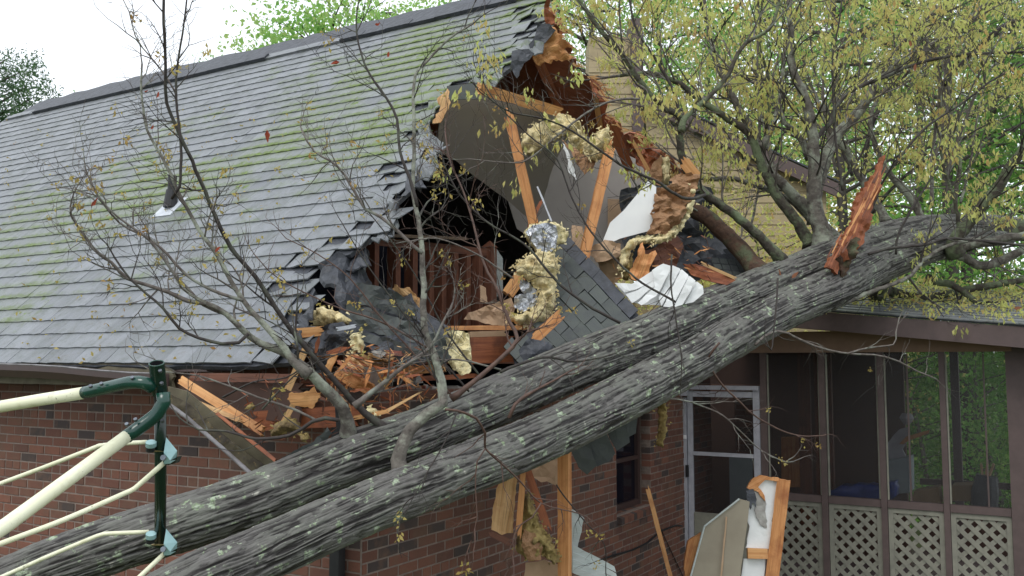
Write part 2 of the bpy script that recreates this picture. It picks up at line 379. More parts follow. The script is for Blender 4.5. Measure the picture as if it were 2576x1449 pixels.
def sheet_geo(pts, depth, th=.02, bulge=0., amp=.01, step=14, rough=2., plane=None, ns=40.):
    P = rough_poly(pts, step, rough); n = len(P)
    mn, mx_ = P.min(0), P.max(0); poly = [tuple(p) for p in P]; V2 = [Vector(p) for p in poly]
    A = P; B = np.roll(P, -1, 0)
    def dist(q):
        d = B - A; t = np.clip(((q - A) * d).sum(1) / np.maximum((d * d).sum(1), 1e-9), 0, 1); return np.sqrt((((A + d * t[:, None]) - q) ** 2).sum(1)).min()
    y = mn[1] + step / 2
    while y < mx_[1]:
        x = mn[0] + step / 2
        while x < mx_[0]:
            q = (x + R.uniform(-.25, .25) * step, y + R.uniform(-.25, .25) * step)
            if inside(q[0], q[1], poly) and dist(np.array(q)) > step * .45: V2.append(Vector(q))
            x += step
        y += step
    r = delaunay_2d_cdt(V2, [(i, (i + 1) % n) for i in range(n)], [list(range(n))], 1, 1e-4)
    v2 = np.array([tuple(v) for v in r[0]]); faces = [tuple(f) for f in r[2]]
    if plane: base = [plane(x, y) for x, y in v2]
    else:
        if hasattr(depth, '__len__'):
            q = np.array([p[:2] for p in pts], float); iv = 1 / np.array(depth)
            def Yf(x, y):
                w_ = 1 / (((q - (x, y)) ** 2).sum(1) + 30.) ** 1.3; return 1 / ((w_ * iv).sum() / w_.sum())
        else: Yf = lambda x, y: depth
        base = [at(x, y, Yf(x, y)) for x, y in v2]
    sz = min(mx_ - mn) / 2
    nz = vn(v2[:, 0] / ns, v2[:, 1] / ns, R.randrange(999)) - .5 + .5 * (vn(v2[:, 0] / ns * 2.7, v2[:, 1] / ns * 2.7, R.randrange(999)) - .5)
    fr = []
    bb = np.array([tuple(p) for p in base]); c = bb.mean(0); u_, s_, vt = np.linalg.svd(bb - c); nrm = Vector(vt[2])
    if nrm.dot(Vector(c) - CAM) < 0: nrm = -nrm
    ax = Vector(vt[0]); ay = Vector(vt[1])
    for i, p in enumerate(base):
        o = amp * nz[i] * 2
        if bulge: o += bulge * math.sqrt(min(1, dist(v2[i]) / (sz * .7))) + amp * .35 * (R.random() - .5)
        fr.append(p - nrm * o)
    bk = [(p + nrm * th) if not bulge else (q * 1 + nrm * th) for p, q in zip(fr, base)]
    N = len(fr); V = fr + bk; Fc = []; UV = []
    def uv(i): p = V[i] - Vector(c); return (p.dot(ay), p.dot(ax))
    cnt = {}
    for f in faces:
        a, b, d = f[0], f[1], f[2]; nn = (V[b] - V[a]).cross(V[d] - V[a])
        if nn.dot(nrm) > 0: f = f[::-1]
        Fc.append(f); UV += [uv(i) for i in f]; g = tuple(i + N for i in f[::-1]); Fc.append(g); UV += [uv(i) for i in g]
        for i in range(len(f)): cnt[(f[i], f[(i + 1) % len(f)])] = 1
    for (a, b) in list(cnt):
        if (b, a) not in cnt: g = (b, a, a + N, b + N); Fc.append(g); UV += [uv(i) for i in g]
    m = MB(); m.v = V; m.f = Fc; m.uv = UV; m.fr = [0.] * len(Fc); return m
def sh(name, label, cat, pts, depth, mat, th=.02, bulge=0., amp=.01, step=14, rough=2., plane=None, group=None, parent=None, smooth=None, kind=None, ns=40.):
    m = sheet_geo(pts, depth, th, bulge, amp, step, rough, plane, ns)
    return m.build(name, mat, parent, smooth=bool(bulge) if smooth is None else smooth, label=label, cat=cat, group=group, kind=kind)
def fibres(o_label_parent, pts, depth, n, L=.05, mat='insulation', name='loose_fibre'):
    "tufts standing off the torn edge of a batt"
    m = MB(); P = rough_poly(pts, 12, 0)
    for i in range(n):
        k = R.randrange(len(P)); x, y = P[k] + NR.normal(0, 5, 2); Y = depth if not hasattr(depth, '__len__') else sum(depth) / len(depth)
        p = at(x, y, Y - .02); d = Vector((R.gauss(0, 1), R.gauss(0, .4), R.gauss(-.3, 1))).normalized() * L * R.uniform(.4, 1.2)
        e = d.cross(Vector((0, 1, 0))).normalized() * L * .25
        b = len(m.v); m.v += [p - e, p + e, p + d * .7 + e * .6, p + d]; m.face((b, b + 1, b + 2, b + 3), [(0, 0)] * 4)
    return m.build(name, mat, o_label_parent, kind='stuff')
# ================================================================== SETTING
def quad(name, pts, mat, kind='structure'):
    m = MB(); m.face(range(4), [(0, 0), (1, 0), (1, 1), (0, 1)]); m.v = [Vector(p) for p in pts]
    return m.build(name, mat, keep=True, kind=kind)
quad('ground', [(-400, -60, 0), (400, -60, 0), (400, 500, 0), (-400, 500, 0)], 'ground_litter')
# ================================================================== HOUSE
house = thing('brick_house', 'red brick house whose grey shingle roof has a huge torn hole at the gable end', 'house', W(A_WALL, D_WALL, -EYE))
TRUNK_MASK = [(0, 1430), (387, 1300), (640, 1210), (860, 1110), (1212, 985), (1569, 830), (1884, 715), (2150, 600), (2400, 580), (2400, 640), (2184, 710), (1994, 815), (1918, 840), (1640, 1020), (1328, 1165), (894, 1340), (600, 1449), (0, 1449)]
# ---- roof
ROOF = [(-900, 535), (-420, 402), (-60, 292), (67, 262), (97, 258), (400, 180), (700, 108), (1000, 38), (1170, -2), (1385, -52), (1382, 0), (1374, 60), (1350, 100), (1318, 128), (1290, 150), (1282, 172), (1262, 187), (1200, 207), (1130, 212), (1118, 240), (1100, 275), (1065, 300), (1082, 340), (1104, 375),
        (1078, 392), (1062, 440), (1045, 465), (1000, 508), (990, 540), (960, 580), (915, 612), (880, 640), (845, 648), (800, 660), (770, 690), (793, 730), (770, 775), (743, 816), (752, 866), (728, 912), (640, 922), (300, 921), (-900, 921)]
rakeL = on_roof(67, 267); A_L = (rakeL - CAM).dot(AV); SLOPE = math.sqrt(2)
def roof_pt(a, s, o=0): return W(a, D_EAVE + s / SLOPE, s / SLOPE) + N_ROOF * o
U_ROOF = (NV + UP).normalized()
roofp = bpy.data.objects.new('roof', None); COL.objects.link(roofp); roofp.parent = house
def clip_poly_a(poly): return poly
# deck: the torn outline on the roof plane
deck = [p for p in ROOF if p[0] > 80 and p != (-900, 921)]
left_eave = proj(roof_pt(A_L, 0)); left_top = proj(roof_pt(A_L, (H_RIDGE - .02) * SLOPE))
deckpoly = [(left_top[0] + 2, left_top[1] + 2)] + [(x, y) for x, y in ROOF if 97 <= x] + [(300, 921), (left_eave[0], left_eave[1])]
# keep under the ridge
def sheet_plane(poly, pl, th, mat, name, parent, step=40, rough=3, **k):
    m = sheet_geo(poly, None, th, 0, 0, step, rough, pl); return m.build(name, mat, parent, **k)
sheet_plane(deckpoly, lambda x, y: on_roof(x, y, -.012), .03, 'tar_paper', 'roof_deck', roofp, 30, 3)
# shingles
tabs = []
NC = int(H_RIDGE * SLOPE / .155) + 1
POLY = [(x, y) for x, y in ROOF]
for c in range(NC):
    a = 3.0 + R.random() * .19
    while a < A_L:
        wt = R.choice((.165, .18, .19, .19, .205, .22)); s = c * .155
        x, y, _ = proj(roof_pt(a + wt / 2, s + .07))
        edge = False
        if inside(x, y, POLY) and a + wt < A_L + .12:
            rx = proj(roof_pt(a - .25, s + .05))
            edge = not inside(rx[0], rx[1], POLY)
            tabs.append((a, wt, s, x, y, edge, _))
        a += wt
shapes = {}
def tab_shape(wt, curl):
    h = wt / 2 - .002; lo = .011; nx = 4
    V = []; 
    for k in range(nx + 1):
        t = k / nx; x = -h + 2 * h * t; z = .012 + curl * (abs(t - .5) * 2) ** 2 + .0015 * math.sin(9 * t + wt * 40)
        wob = .003 * math.sin(5 * t + wt * 90)
        V += [(x, wob, z), (x, wob + .001, z - lo), (x, .2, .002), ]
    F_ = []
    for k in range(nx):
        b = k * 3; c = b + 3
        F_ += [(b, c, c + 2, b + 2), (c, b, b + 1, c + 1)]
    F_ += [(0, 2, 1), (nx * 3, nx * 3 + 1, nx * 3 + 2)]
    return V, F_
for wt in (.165, .18, .19, .205, .22):
    for j, curl in enumerate((0, .0015, .004)):
        V, F_ = tab_shape(wt, curl); shapes[(wt, j)] = (V, F_, mesh_from('shingle', V, F_, 'shingle'))
BR = Matrix((tuple(AV), tuple(U_ROOF), tuple(N_ROOF))).transposed().to_4x4()
# AV x U_ROOF must face N_ROOF: mirror the a-axis when it does not
if AV.cross(U_ROOF).dot(N_ROOF) < 0:
    BR = Matrix((tuple(-AV), tuple(U_ROOF), tuple(N_ROOF))).transposed().to_4x4()
vis = [t for t in tabs if -20 < t[3] < 2600 and -20 < t[4] < 1460]
vis.sort(key=lambda t: t[6]); indiv = set(id(t) for t in vis[:290])
bigV = []; bigF = []; bigR = []
for t in tabs:
    a, wt, s, x, y, edge, dpt = t
    M = Matrix.Translation(roof_pt(a + wt / 2, s)) @ BR @ Matrix.Rotation(R.gauss(0, .006), 4, 'Z')
    j = R.choice((0, 0, 1, 2)) if not edge else 2
    M = M @ Matrix.Rotation(-R.uniform(0, .012), 4, 'X')
    if edge: M = M @ Matrix.Rotation(R.uniform(-.22, .1), 4, 'X') @ Matrix.Rotation(R.gauss(0, .09), 4, 'Z') @ Matrix.Rotation(R.gauss(0, .1), 4, 'Y')
    V, F_, me = shapes[(wt, j)]
    if id(t) in indiv: inst('shingle', me, roofp, M)
    else:
        b = len(bigV); bigV += [tuple(M @ Vector(v)) for v in V]; bigF += [tuple(i + b for i in f) for f in F_]; bigR += [R.random()] * len(F_)
me = mesh_from('shingle', [tuple(Vector(v) - house.location) for v in bigV], bigF, 'shingle', attrs={'rnd': ('FACE', bigR)})
o = bpy.data.objects.new('shingle_field', me); COL.objects.link(o); o.parent = roofp; o['kind'] = 'stuff'
# ridge vents (dark, broken in two lengths) and ridge caps
def ridge_at(x):
    best = None
    for i in range(2000):
        a = 2.5 + i * .01; p = proj(W(a, D_RIDGE, H_RIDGE))
        if best is None or abs(p[0] - x) < best[0]: best = (abs(p[0] - x), a)
    return best[1]
def ridge_strip(a0, a1, hgt, wid, mat, name):
    m = MB(); a = a0
    while a < a1:
        l = min(.32 if mat != 'brown_metal' else 1.2, a1 - a)
        for sgn in (1, -1):
            up = (UP + NV * -sgn).normalized(); dn = (NV * -sgn - UP).normalized()
            c = W(a + l / 2, D_RIDGE, H_RIDGE) + dn * wid / 2 + up * (hgt / 2 + .012) + UP * R.uniform(0, .006)
            m.box(c, AV * (l / 2 - .002), dn * wid / 2, up * hgt / 2, R.random())
        a += l
    return m.build(name, mat, roofp)
ridge_strip(ridge_at(1380), ridge_at(97) + .7, .016, .085, 'shingle', 'ridge_cap')
ridge_strip(ridge_at(680), ridge_at(97), .035, .10, 'tar_paper', 'ridge_vent')
ridge_strip(ridge_at(1310), ridge_at(868), .035, .10, 'tar_paper', 'ridge_vent')
# vent pipe with flashing
pb = on_roof(428, 522, .01)
m = MB(); m.box(pb - U_ROOF * .0, AV * .12, U_ROOF * .13, N_ROOF * .006); m.build('pipe_flashing', 'flashing', house)
m = MB(); m.tube([pb, pb + UP * .14 + U_ROOF * .02], [.062, .05], 14); m.tube([pb + UP * .14 + U_ROOF * .02, pb + UP * .27 + U_ROOF * .02], .038, 14); m.build('vent_pipe', 'rubber', house, smooth=False)
# back slope: brown plywood seen from beneath, with rafters
back = [(1382, -18), (1384, 0), (1392, 30), (1386, 60), (1412, 62), (1418, 84), (1396, 98), (1432, 110), (1440, 128), (1424, 148), (1448, 148), (1450, 168), (1436, 184), (1470, 190), (1500, 205), (1512, 222), (1500, 236), (1520, 250), (1530, 300), (1560, 310), (1568, 340), (1600, 336), (1640, 362), (1655, 384), (1690, 392), (1705, 425), (1752, 428), (1760, 470), (1740, 500), (1600, 520), (1300, 420), (1020, 330), (960, 220), (960, 110)]
sheet_plane(back, lambda x, y: on_back(x, y, -.02), .02, 'plywood_brown', 'roof_sheathing', roofp, 16, 6)
aR = (on_back(1382, -60) - CAM).dot(AV)
m = MB()
for k in range(9):      # remaining back slope further left, closing the attic
    pass
bl = lambda a, s: W(a, D_RIDGE + s / SLOPE, H_RIDGE - s / SLOPE)
m.v = [bl(4.6, 0), bl(A_L, 0), bl(A_L, 5.3), bl(4.6, 5.3)]; m.face((0, 1, 2, 3), [(0, 0)] * 4)
m.v += [v + N_BACK * .03 for v in m.v[:4]]; m.face((7, 6, 5, 4), [(0, 0)] * 4); m.build('back_slope', 'tar_paper', roofp)
# rafters seen under the sheathing (image line on the plane just below the deck)
def rafter(p0, p1, wpx, label=None, mat='wood_orange', j0=0, j1=.03, off=-.09):
    a, b = on_back(*p0, off), on_back(*p1, off)
    m = board(None, None, 1, 1, 0, .10, j0, j1, P0=a, P1=b, wm=wpx * ((a - CAM).y) / F); return m.build('rafter', mat, roofp, label=label)
rafter((1345, 130), (1420, 300), 24, mat='wood_red'); rafter((1490, 200), (1512, 330), 14); rafter((1270, 150), (1330, 270), 22, mat='wood_dark')
rafter((1535, 320), (1560, 440), 24, mat='wood_fresh'); rafter((1600, 345), (1650, 430), 16)
rafter((1210, 190), (1260, 320), 22, mat='wood_dark')
# ---- brick walls
def brick_wall(name, origin, du, nrm, L, z0, z1, holes=(), mask=None, u0=0.0, ragged=None):
    wp = bpy.data.objects.new(name, None); COL.objects.link(wp); wp.parent = house
    m = MB()   # mortar backing, recessed
    for (ua, ub, za, zb) in holes_split(L, z0, z1, holes):
        m.box(origin + du * (ua + ub) / 2 + UP * (za + zb) / 2 - nrm * .105, du * (ub - ua) / 2, UP * (zb - za) / 2, nrm * .1065)
    m.build('mortar_bed', 'mortar', wp)
    out = []
    H = .0677; rows = int((z1 - z0) / H)
    for r in range(rows):
        z = z1 - (r + .5) * H; u = -(.1 if r % 2 else 0.) + u0
        if r % 6 == 5: bw = .1016; u = 0
        else: bw = .2032
        while u < L:
            a, b = max(0, u) + .005, min(L, u + bw) - .005
            if b - a > .03:
                cu = (a + b) / 2; bad = any(h[0] < b and a < h[1] and h[2] < z + .02 and z - .02 < h[3] for h in holes)
                if bad:   # cut bricks at the jamb
                    for h in holes:
                        if h[2] < z + .02 and z - .02 < h[3]:
                            if a < h[0] - .03 < b: b = h[0]; bad = False
                            elif a < h[1] + .03 < b and b > h[1]: a = h[1]; bad = False
                    cu = (a + b) / 2
                if ragged and ragged(cu, z): bad = True
                if not bad and b - a > .02:
                    c = origin + du * cu + UP * z; q = proj(c)
                    out.append((c, b - a, q))
            u += bw
    return wp, out, du, nrm
def holes_split(L, z0, z1, holes):
    if not holes: return [(0, L, z0, z1)]
    h = holes[0]; return [(0, h[0], z0, z1), (h[1], L, z0, z1), (h[0], h[1], z0, h[2])] + ([(h[0], h[1], h[3], z1)] if h[3] < z1 else [])
Cn = W(A_WALL, D_WALL, 0)
sill = on_a(1551, 1299, A_WALL); top_ = on_a(1551, 1040, A_WALL); wr = on_a(1637, 1285, A_WALL)
wu0 = (sill - CAM).dot(NV) - D_WALL; wu1 = (wr - CAM).dot(NV) - D_WALL; wz0 = sill.z - EYE; wz1 = top_.z - EYE
WALL_L = D_PORCH - D_WALL + .9
w1 = brick_wall('side_wall', Cn, AV, -NV, A_L - A_WALL - .3, -EYE, -.02)
w2 = brick_wall('gable_wall', Cn, NV, -AV, WALL_L, -EYE, -.17, [(wu0, wu1, wz0, wz1)], u0=-.05)
br = []
for wp, out, du, nrm in (w1, w2):
    for c, l, q in out: br.append((q[2], c, l, q, wp, du, nrm))
vis = [b for b in br if -10 < b[3][0] < 2586 and b[3][1] < 1455 and not inside(b[3][0], b[3][1], TRUNK_MASK)
       and (b[4].name == 'side_wall' and b[3][1] > 930 and b[3][0] < 930 or b[4].name == 'gable_wall' and 917 < b[3][0] < 1720 and b[3][1] > 930)]
vis.sort(key=lambda b: b[0]); ind = set(id(b) for b in vis[:290])
bshape = {}
def brick_shape(l):
    k = round(l, 2)
    if k not in bshape:
        vs = []
        for j in range(2):
            V = []; F_ = []
            hx, hz, hy = k / 2, .0288, .05; e = .003
            fr_ = [(-hx, -hz), (hx, -hz), (hx, hz), (-hx, hz)]
            for (x, z) in fr_: V.append((x * (1 - e / hx), 0 + R.uniform(-.0012, .0012), z * (1 - e / hz)))
            for (x, z) in fr_: V.append((x, e, z))
            for (x, z) in fr_: V.append((x, hy * 2, z))
            F_ = [(0, 1, 2, 3)]
            for i in range(4): n_ = (i + 1) % 4; F_ += [(i, 4 + i, 4 + n_, n_), (4 + i, 8 + i, 8 + n_, 4 + n_)]
            vs.append((V, F_, mesh_from('brick', V, F_, 'brick')))
        bshape[k] = vs
    return R.choice(bshape[k])
bigV = {}; 
for b in br:
    _, c, l, q, wp, du, nrm = b
    V, F_, me = brick_shape(l); M = Matrix((tuple(du), tuple(-nrm), (0, 0, 1))).transposed().to_4x4()
    M = Matrix.Translation(c + nrm * (.006 + R.uniform(-.0025, .0025))) @ M @ Matrix.Rotation(R.gauss(0, .004), 4, 'Y')
    flip = M.determinant() < 0
    if id(b) in ind: inst('brick', me, wp, M)
    else:
        S = bigV.setdefault(wp.name, ([], [], [], wp)); n0 = len(S[0]); S[0].extend([tuple((M @ Vector(v)) - house.location) for v in V]); S[1].extend([tuple(i + n0 for i in f) for f in F_]); S[2].extend([R.random()] * len(F_))
for k, (V, F_, rr, wp) in bigV.items():
    me = mesh_from('brick', V, F_, 'brick', attrs={'rnd': ('FACE', rr)}); o = bpy.data.objects.new('brick_field', me); COL.objects.link(o); o.parent = wp; o['kind'] = 'stuff'
# inner carcass of the lower storey its walls coloured near-black for unlit openings
def slab(name, a0, a1, d0, d1, h0, h1, mat, parent=house):
    m = MB(); m.box(W((a0 + a1) / 2, (d0 + d1) / 2, (h0 + h1) / 2), AV * abs(a1 - a0) / 2, NV * abs(d1 - d0) / 2, UP * abs(h1 - h0) / 2); return m.build(name, mat, parent)
slab('upper_floor', A_WALL + .45, A_L - .4, D_WALL + .5, 10.7, .0, .16, 'wood_dark')
slab('inner_partition', A_WALL + 2.6, A_WALL + 2.7, D_WALL + .25, 10.6, -EYE, -.02, 'painted_room_shade')
m = MB(); m.prism([W(7.6, 4.6, .17), W(7.6, 4.6, .3), W(7.6, D_RIDGE, H_RIDGE - .35), W(7.6, 10.4, .3), W(7.6, 10.4, .17)], AV * .1); m.build('cross_wall', 'painted_room_shade', house)
slab('rear_wall', A_WALL + .1, A_L - .3, 10.75, 10.9, -EYE, .6, 'painted_room_shade')
m = MB(); # far gable end under the left rake
m.prism([W(A_L - .35, D_WALL, -EYE), W(A_L - .35, D_WALL, 0.1), W(A_L - .35, D_RIDGE, H_RIDGE - .25), W(A_L - .35, 10.7, 0.1), W(A_L - .35, 10.7, -EYE)], AV * .1); m.build('far_gable', 'siding_tan', house)
# window in the gable wall
win = bpy.data.objects.new('window', None); COL.objects.link(win); win.parent = house
g = -AV
def gw(u, z, off): return Cn + NV * u + UP * z + g * off
m = MB(); m.box(gw((wu0 + wu1) / 2, (wz0 + wz1) / 2, -.15), NV * (wu1 - wu0) / 2, UP * (wz1 - wz0) / 2, g * .004); m.build('pane', 'window_glass', win)
m = MB()
for u, z, hu, hz in ((wu0 + .03, (wz0 + wz1) / 2, .03, (wz1 - wz0) / 2), (wu1 - .03, (wz0 + wz1) / 2, .03, (wz1 - wz0) / 2), ((wu0 + wu1) / 2, wz0 + .03, (wu1 - wu0) / 2 - .061, .028), ((wu0 + wu1) / 2, (wz0 + wz1) / 2, (wu1 - wu0) / 2 - .061, .02)):
    m.box(gw(u, z, -.13), NV * hu, UP * hz, g * .02)
m.build('window_frame', 'brown_metal', win)
for i in range(int((wu1 - wu0) / .075)):
    m = MB(); m.box(gw(wu0 + .04 + i * .075, wz0 - .035, -.02), NV * .034, (UP + g * .0) * .03 + g * -.0, (g * .07 - UP * .012)); m.build('sill_brick', 'brick', win)
zz = wz0 + .035
while zz < wz1:      # jamb bricks on the far reveal
    m = MB(); m.box(gw(wu1 + .05, zz, -.055), NV * .05, UP * .0288, g * .05); m.build('jamb_brick', 'brick', win); zz += .0677
# ---- corner downspout, soffit
q = on_d(848, 1430, D_WALL - .06)
m = MB(); m.box(Vector((q.x, q.y, 1.35)), AV * .035, NV * .03, UP * 1.32); m.build('downspout', 'rubber', house)
slab('soffit', A_WALL + 1.0, A_L - .1, D_EAVE + .03, D_WALL - .02, -.05, -.03, 'brown_paint')
m = MB()
# fascia behind the gutter (olive drab board), from the far left to where it broke
e0, e1 = on_d(-200, 934, D_EAVE + .02), on_d(440, 944, D_EAVE + .02)
bd('fascia_board', None, None, (0, 0), (0, 0), 1, 1, 0, .02, 'fascia_olive', 0, .05, P0=e0 + AV * 3, P1=e1, wm=.15, parent=house)
# gutter: half-open trough, sagging, lip in a lighter, dirty colour
def trough(name, pts, mat, lipmat, parent, wd=.11, hg=.09, **k):
    m = MB(); prof = [(0, hg), (0, 0), (wd * .75, 0), (wd, hg * .55), (wd, hg)]; out = -NV
    for i in range(len(pts) - 1):
        for j in range(len(prof) - 1):
            b = len(m.v)
            for p in (pts[i], pts[i + 1]):
                for q in (prof[j], prof[j + 1]): m.v.append(Vector(p) + out * q[0] + UP * q[1])
            m.face((b, b + 1, b + 3, b + 2), [(0, 0), (.1, 0), (.1, 1), (0, 1)])
            n_ = len(m.v); m.v += [v + out * .004 - UP * .002 for v in m.v[b:b + 4]]; m.face((n_ + 2, n_ + 3, n_ + 1, n_), [(0, 0), (.1, 0), (.1, 1), (0, 1)])
    g_ = m.build(name, mat, parent, **k)
    m = MB(); m.tube([Vector(p) + out * wd + UP * hg for p in pts], .007, 6); m.build('lip', lipmat, g_); return g_
gp = [on_d(x, y, D_EAVE - .02) for x, y in ((-260, 940), (0, 945), (120, 950), (190, 955), (280, 965), (360, 972), (425, 975))]
gt = trough('gutter', gp, 'brown_metal', 'gutter_lip', house)
# gable-wall top: broken bricks and mortar
# ================================================================== INSIDE THE TORN ROOF
sh('sloped_ceiling', None, None, [(1112, 246), (1150, 226), (1205, 228), (1420, 290), (1440, 330), (1400, 400), (1345, 560), (1240, 478), (1128, 392), (1098, 372), (1108, 300)], 0, 'grey_paint', .015, 0, .0, 24, 2, parent=house, plane=lambda x, y: at(x, y, 1 / (1 / 7.1 - (y - 230) / 330 * .022 - (x - 1100) / 300 * .008)))
sh('room_wall', None, None, [(1240, 380), (1320, 372), (1420, 325), (1500, 350), (1640, 420), (1660, 520), (1600, 640), (1500, 680), (1400, 640), (1300, 575)], 9.3, 'grey_paint', .02, 0, .0, 40, 1, parent=house)
sh('lower_room_wall', None, None, [(900, 590), (948, 588), (948, 716), (900, 716)], 8.2, 'siding_green', .02, 0, 0, 40, 0, parent=house)
sh('lower_room_wall', None, None, [(1244, 618), (1265, 650), (1265, 745), (1240, 745)], 8.3, 'siding_green', .02, 0, 0, 40, 0, parent=house)
# stair banister of dark timber
ban = thing('stair_banister', 'dark brown wooden stair banister standing exposed inside the torn roof', 'banister', at(1090, 825, 7.7))
A0, A1 = at(938, 596, 7.35), at(1232, 628, 8.0)
def bpt(t, z): p = A0.lerp(A1, t); return Vector((p.x, p.y, z))
zb = at(1000, 826, 7.4).z
board(0, 0, 0, 0, 0, .05, P0=A0 - UP * .03, P1=A1 - UP * .03, wm=.07).build('top_rail', 'wood_dark', ban)
bd('top_board', None, None, (965, 592), (1170, 600), 7.3, 7.7, 8, .09, 'wood_old', parent=ban)
for i, t in enumerate((.0, .17, .31, .45, .555, .66, .77, .88)):
    p = bpt(t, 0); ztop = A0.lerp(A1, t).z - .065; wdt = .055 if i in (0,) else .065
    m = MB(); m.box((p.x, p.y, (ztop + zb) / 2), AV * .045, NV * wdt / 2, UP * (ztop - zb) / 2); m.build('baluster', 'wood_dark', ban)
p = bpt(1.0, 0); zt = A1.z + .02
m = MB(); m.box((p.x, p.y, (zt + zb) / 2), AV * .045, NV * .045, UP * (zt - zb) / 2); nn = m.build('newel_post', 'wood_dark', ban)
m = MB(); c = Vector((p.x, p.y, zt)); b = [c + AV * i * .055 + NV * j * .055 for i, j in ((-1, -1), (1, -1), (1, 1), (-1, 1))]
m.v = b + [c + UP * .06]; [m.face(f, [(0, 0)] * len(f)) for f in ((0, 1, 4), (1, 2, 4), (2, 3, 4), (3, 0, 4), (3, 2, 1, 0))]; m.build('post_cap', 'wood_dark', nn)
# panel behind the balusters, near-black colour painted for the shade between them
sh('stair_shade_panel', None, None, [(945, 610), (1235, 636), (1240, 830), (950, 830)], 8.4, 'painted_room_shade', .02, 0, 0, 60, 0, parent=house)
# broken frame that stays part of the house
def part_bd(name, *a, **k): return bd(name, None, None, *a, parent=house, **k)
part_bd('ridge_beam', (1203, 222), (1408, 282), 6.75, 7.6, 27, .04, 'wood_orange', .01, .04)
part_bd('floor_plate', (1126, 825), (1374, 824), 6.3, 6.9, 11, .09, 'wood_fresh', .01, .03)
part_bd('rim_joist', (1180, 882), (1292, 878), 6.45, 6.75, 66, .04, 'wood_red', .02, .06)
part_bd('rim_joist', (1180, 850), (1272, 846), 6.7, 6.9, 30, .03, 'tan_board', .02, .03)
part_bd('floor_joist', (870, 940), (1110, 926), 5.75, 6.15, 20, .09, 'wood_fresh', .05, .04)
part_bd('floor_joist', (896, 914), (1000, 905), 5.8, 6.0, 26, .09, 'wood_orange', .06, .05)
part_bd('floor_joist', (900, 962), (1190, 945), 6.0, 6.6, 12, .09, 'wood_red', .02, .03)
part_bd('frieze_board', (430, 985), (760, 1015), 5.98, 5.5, 95, .02, 'brown_panel', .03, .05)
part_bd('wall_panel', (640, 1060), (900, 1045), 5.62, 5.5, 50, .02, 'wood_red', .03, .05)
part_bd('eave_board', (480, 948), (735, 952), 5.75, 5.3, 22, .02, 'wood_dark', .05, .05)
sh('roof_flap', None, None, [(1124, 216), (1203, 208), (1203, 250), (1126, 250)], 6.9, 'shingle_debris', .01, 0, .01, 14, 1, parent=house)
sh('torn_sheathing', None, None, [(1126, 222), (1099, 248), (1108, 266), (1088, 311), (1108, 308), (1134, 258)], 6.62, 'wood_pale', .02, 0, .01, 8, 3, parent=house)
sh('torn_sheathing', None, None, [(1375, 65), (1396, 70), (1414, 98), (1440, 108), (1420, 118), (1448, 140), (1400, 150), (1352, 160), (1340, 140), (1360, 120), (1352, 108), (1372, 100)], 7.55, 'wood_orange', .012, 0, .06, 7, 4, parent=house)
sh('torn_sheathing', None, None, [(1374, 0), (1384, 6), (1380, 24), (1398, 34), (1396, 52), (1384, 58), (1376, 56), (1368, 30)], 7.8, 'wood_red', .012, 0, .06, 7, 3, parent=house)
sh('torn_sheathing', None, None, [(1484, 196), (1512, 216), (1500, 222), (1520, 252), (1498, 240), (1492, 250)], 8.3, 'wood_red', .012, 0, .05, 6, 3, parent=house)
sh('torn_underlay', None, None, [(1352, 58), (1384, 60), (1398, 75), (1372, 108), (1350, 116), (1336, 128), (1330, 112), (1345, 92)], 7.5, 'tar_paper', .01, 0, .04, 9, 2, parent=house)
sh('torn_underlay', None, None, [(1288, 128), (1330, 122), (1345, 132), (1318, 160), (1300, 200), (1284, 168)], 7.3, 'tar_paper', .01, 0, .05, 9, 2, parent=house)
FL = lambda o: (lambda x, y: on_roof(x, y, o))
for q_, o_, mt_ in (([(1056, 302), (1084, 250), (1100, 238), (1110, 266), (1092, 312), (1070, 332)], .03, 'shingle'), ([(1048, 318), (1072, 322), (1110, 346), (1096, 388), (1060, 362)], .02, 'shingle'), ([(1066, 404), (1104, 384), (1102, 412), (1062, 446), (1036, 432)], .04, 'shingle'), ([(1026, 440), (1058, 446), (1072, 470), (1040, 484), (1004, 504)], .03, 'tar_paper'),
                    ([(952, 545), (1002, 508), (994, 548), (976, 588), (936, 606)], .03, 'shingle'), ([(845, 652), (880, 630), (920, 616), (924, 660), (902, 692), (872, 682), (850, 668)], -.06, 'tar_paper'), ([(1190, 190), (1262, 178), (1266, 192), (1238, 210), (1150, 214)], .02, 'shingle'), ([(748, 800), (800, 752), (790, 780), (766, 822), (752, 870), (738, 880)], .03, 'tar_paper'), ([(1300, 128), (1340, 110), (1372, 116), (1350, 128), (1322, 134)], .04, 'shingle')):
    sh('torn_shingle_flap', None, None, q_, 0, mt_, .012, 0, .06, 9, 2.5, plane=FL(o_), parent=house, ns=22.)
for i in range(90):     # splinters along the torn plywood edge
    k = R.choice([(1500, 205), (1514, 225), (1520, 250), (1530, 290), (1545, 310), (1566, 330), (1600, 340), (1640, 362), (1668, 388), (1700, 410), (1740, 430), (1376, 10), (1380, 30), (1384, 20), (1395, 55), (1415, 75), (1432, 108), (1428, 140), (1448, 160), (1480, 200), (1508, 222), (1516, 252), (1400, 90)])
    x, y = k[0] + R.uniform(-8, 8), k[1] + R.uniform(-8, 8); an = R.uniform(-.4, 1.1); l = R.uniform(12, 30)
    part_bd('splinter', (x, y), (x + l * math.cos(an), y + l * math.sin(an) * .8), 7.9, 7.9, R.uniform(3, 8), .008, R.choice(['wood_red', 'wood_orange', 'wood_pale']), j0=.01, j1=.03, taper=.3)
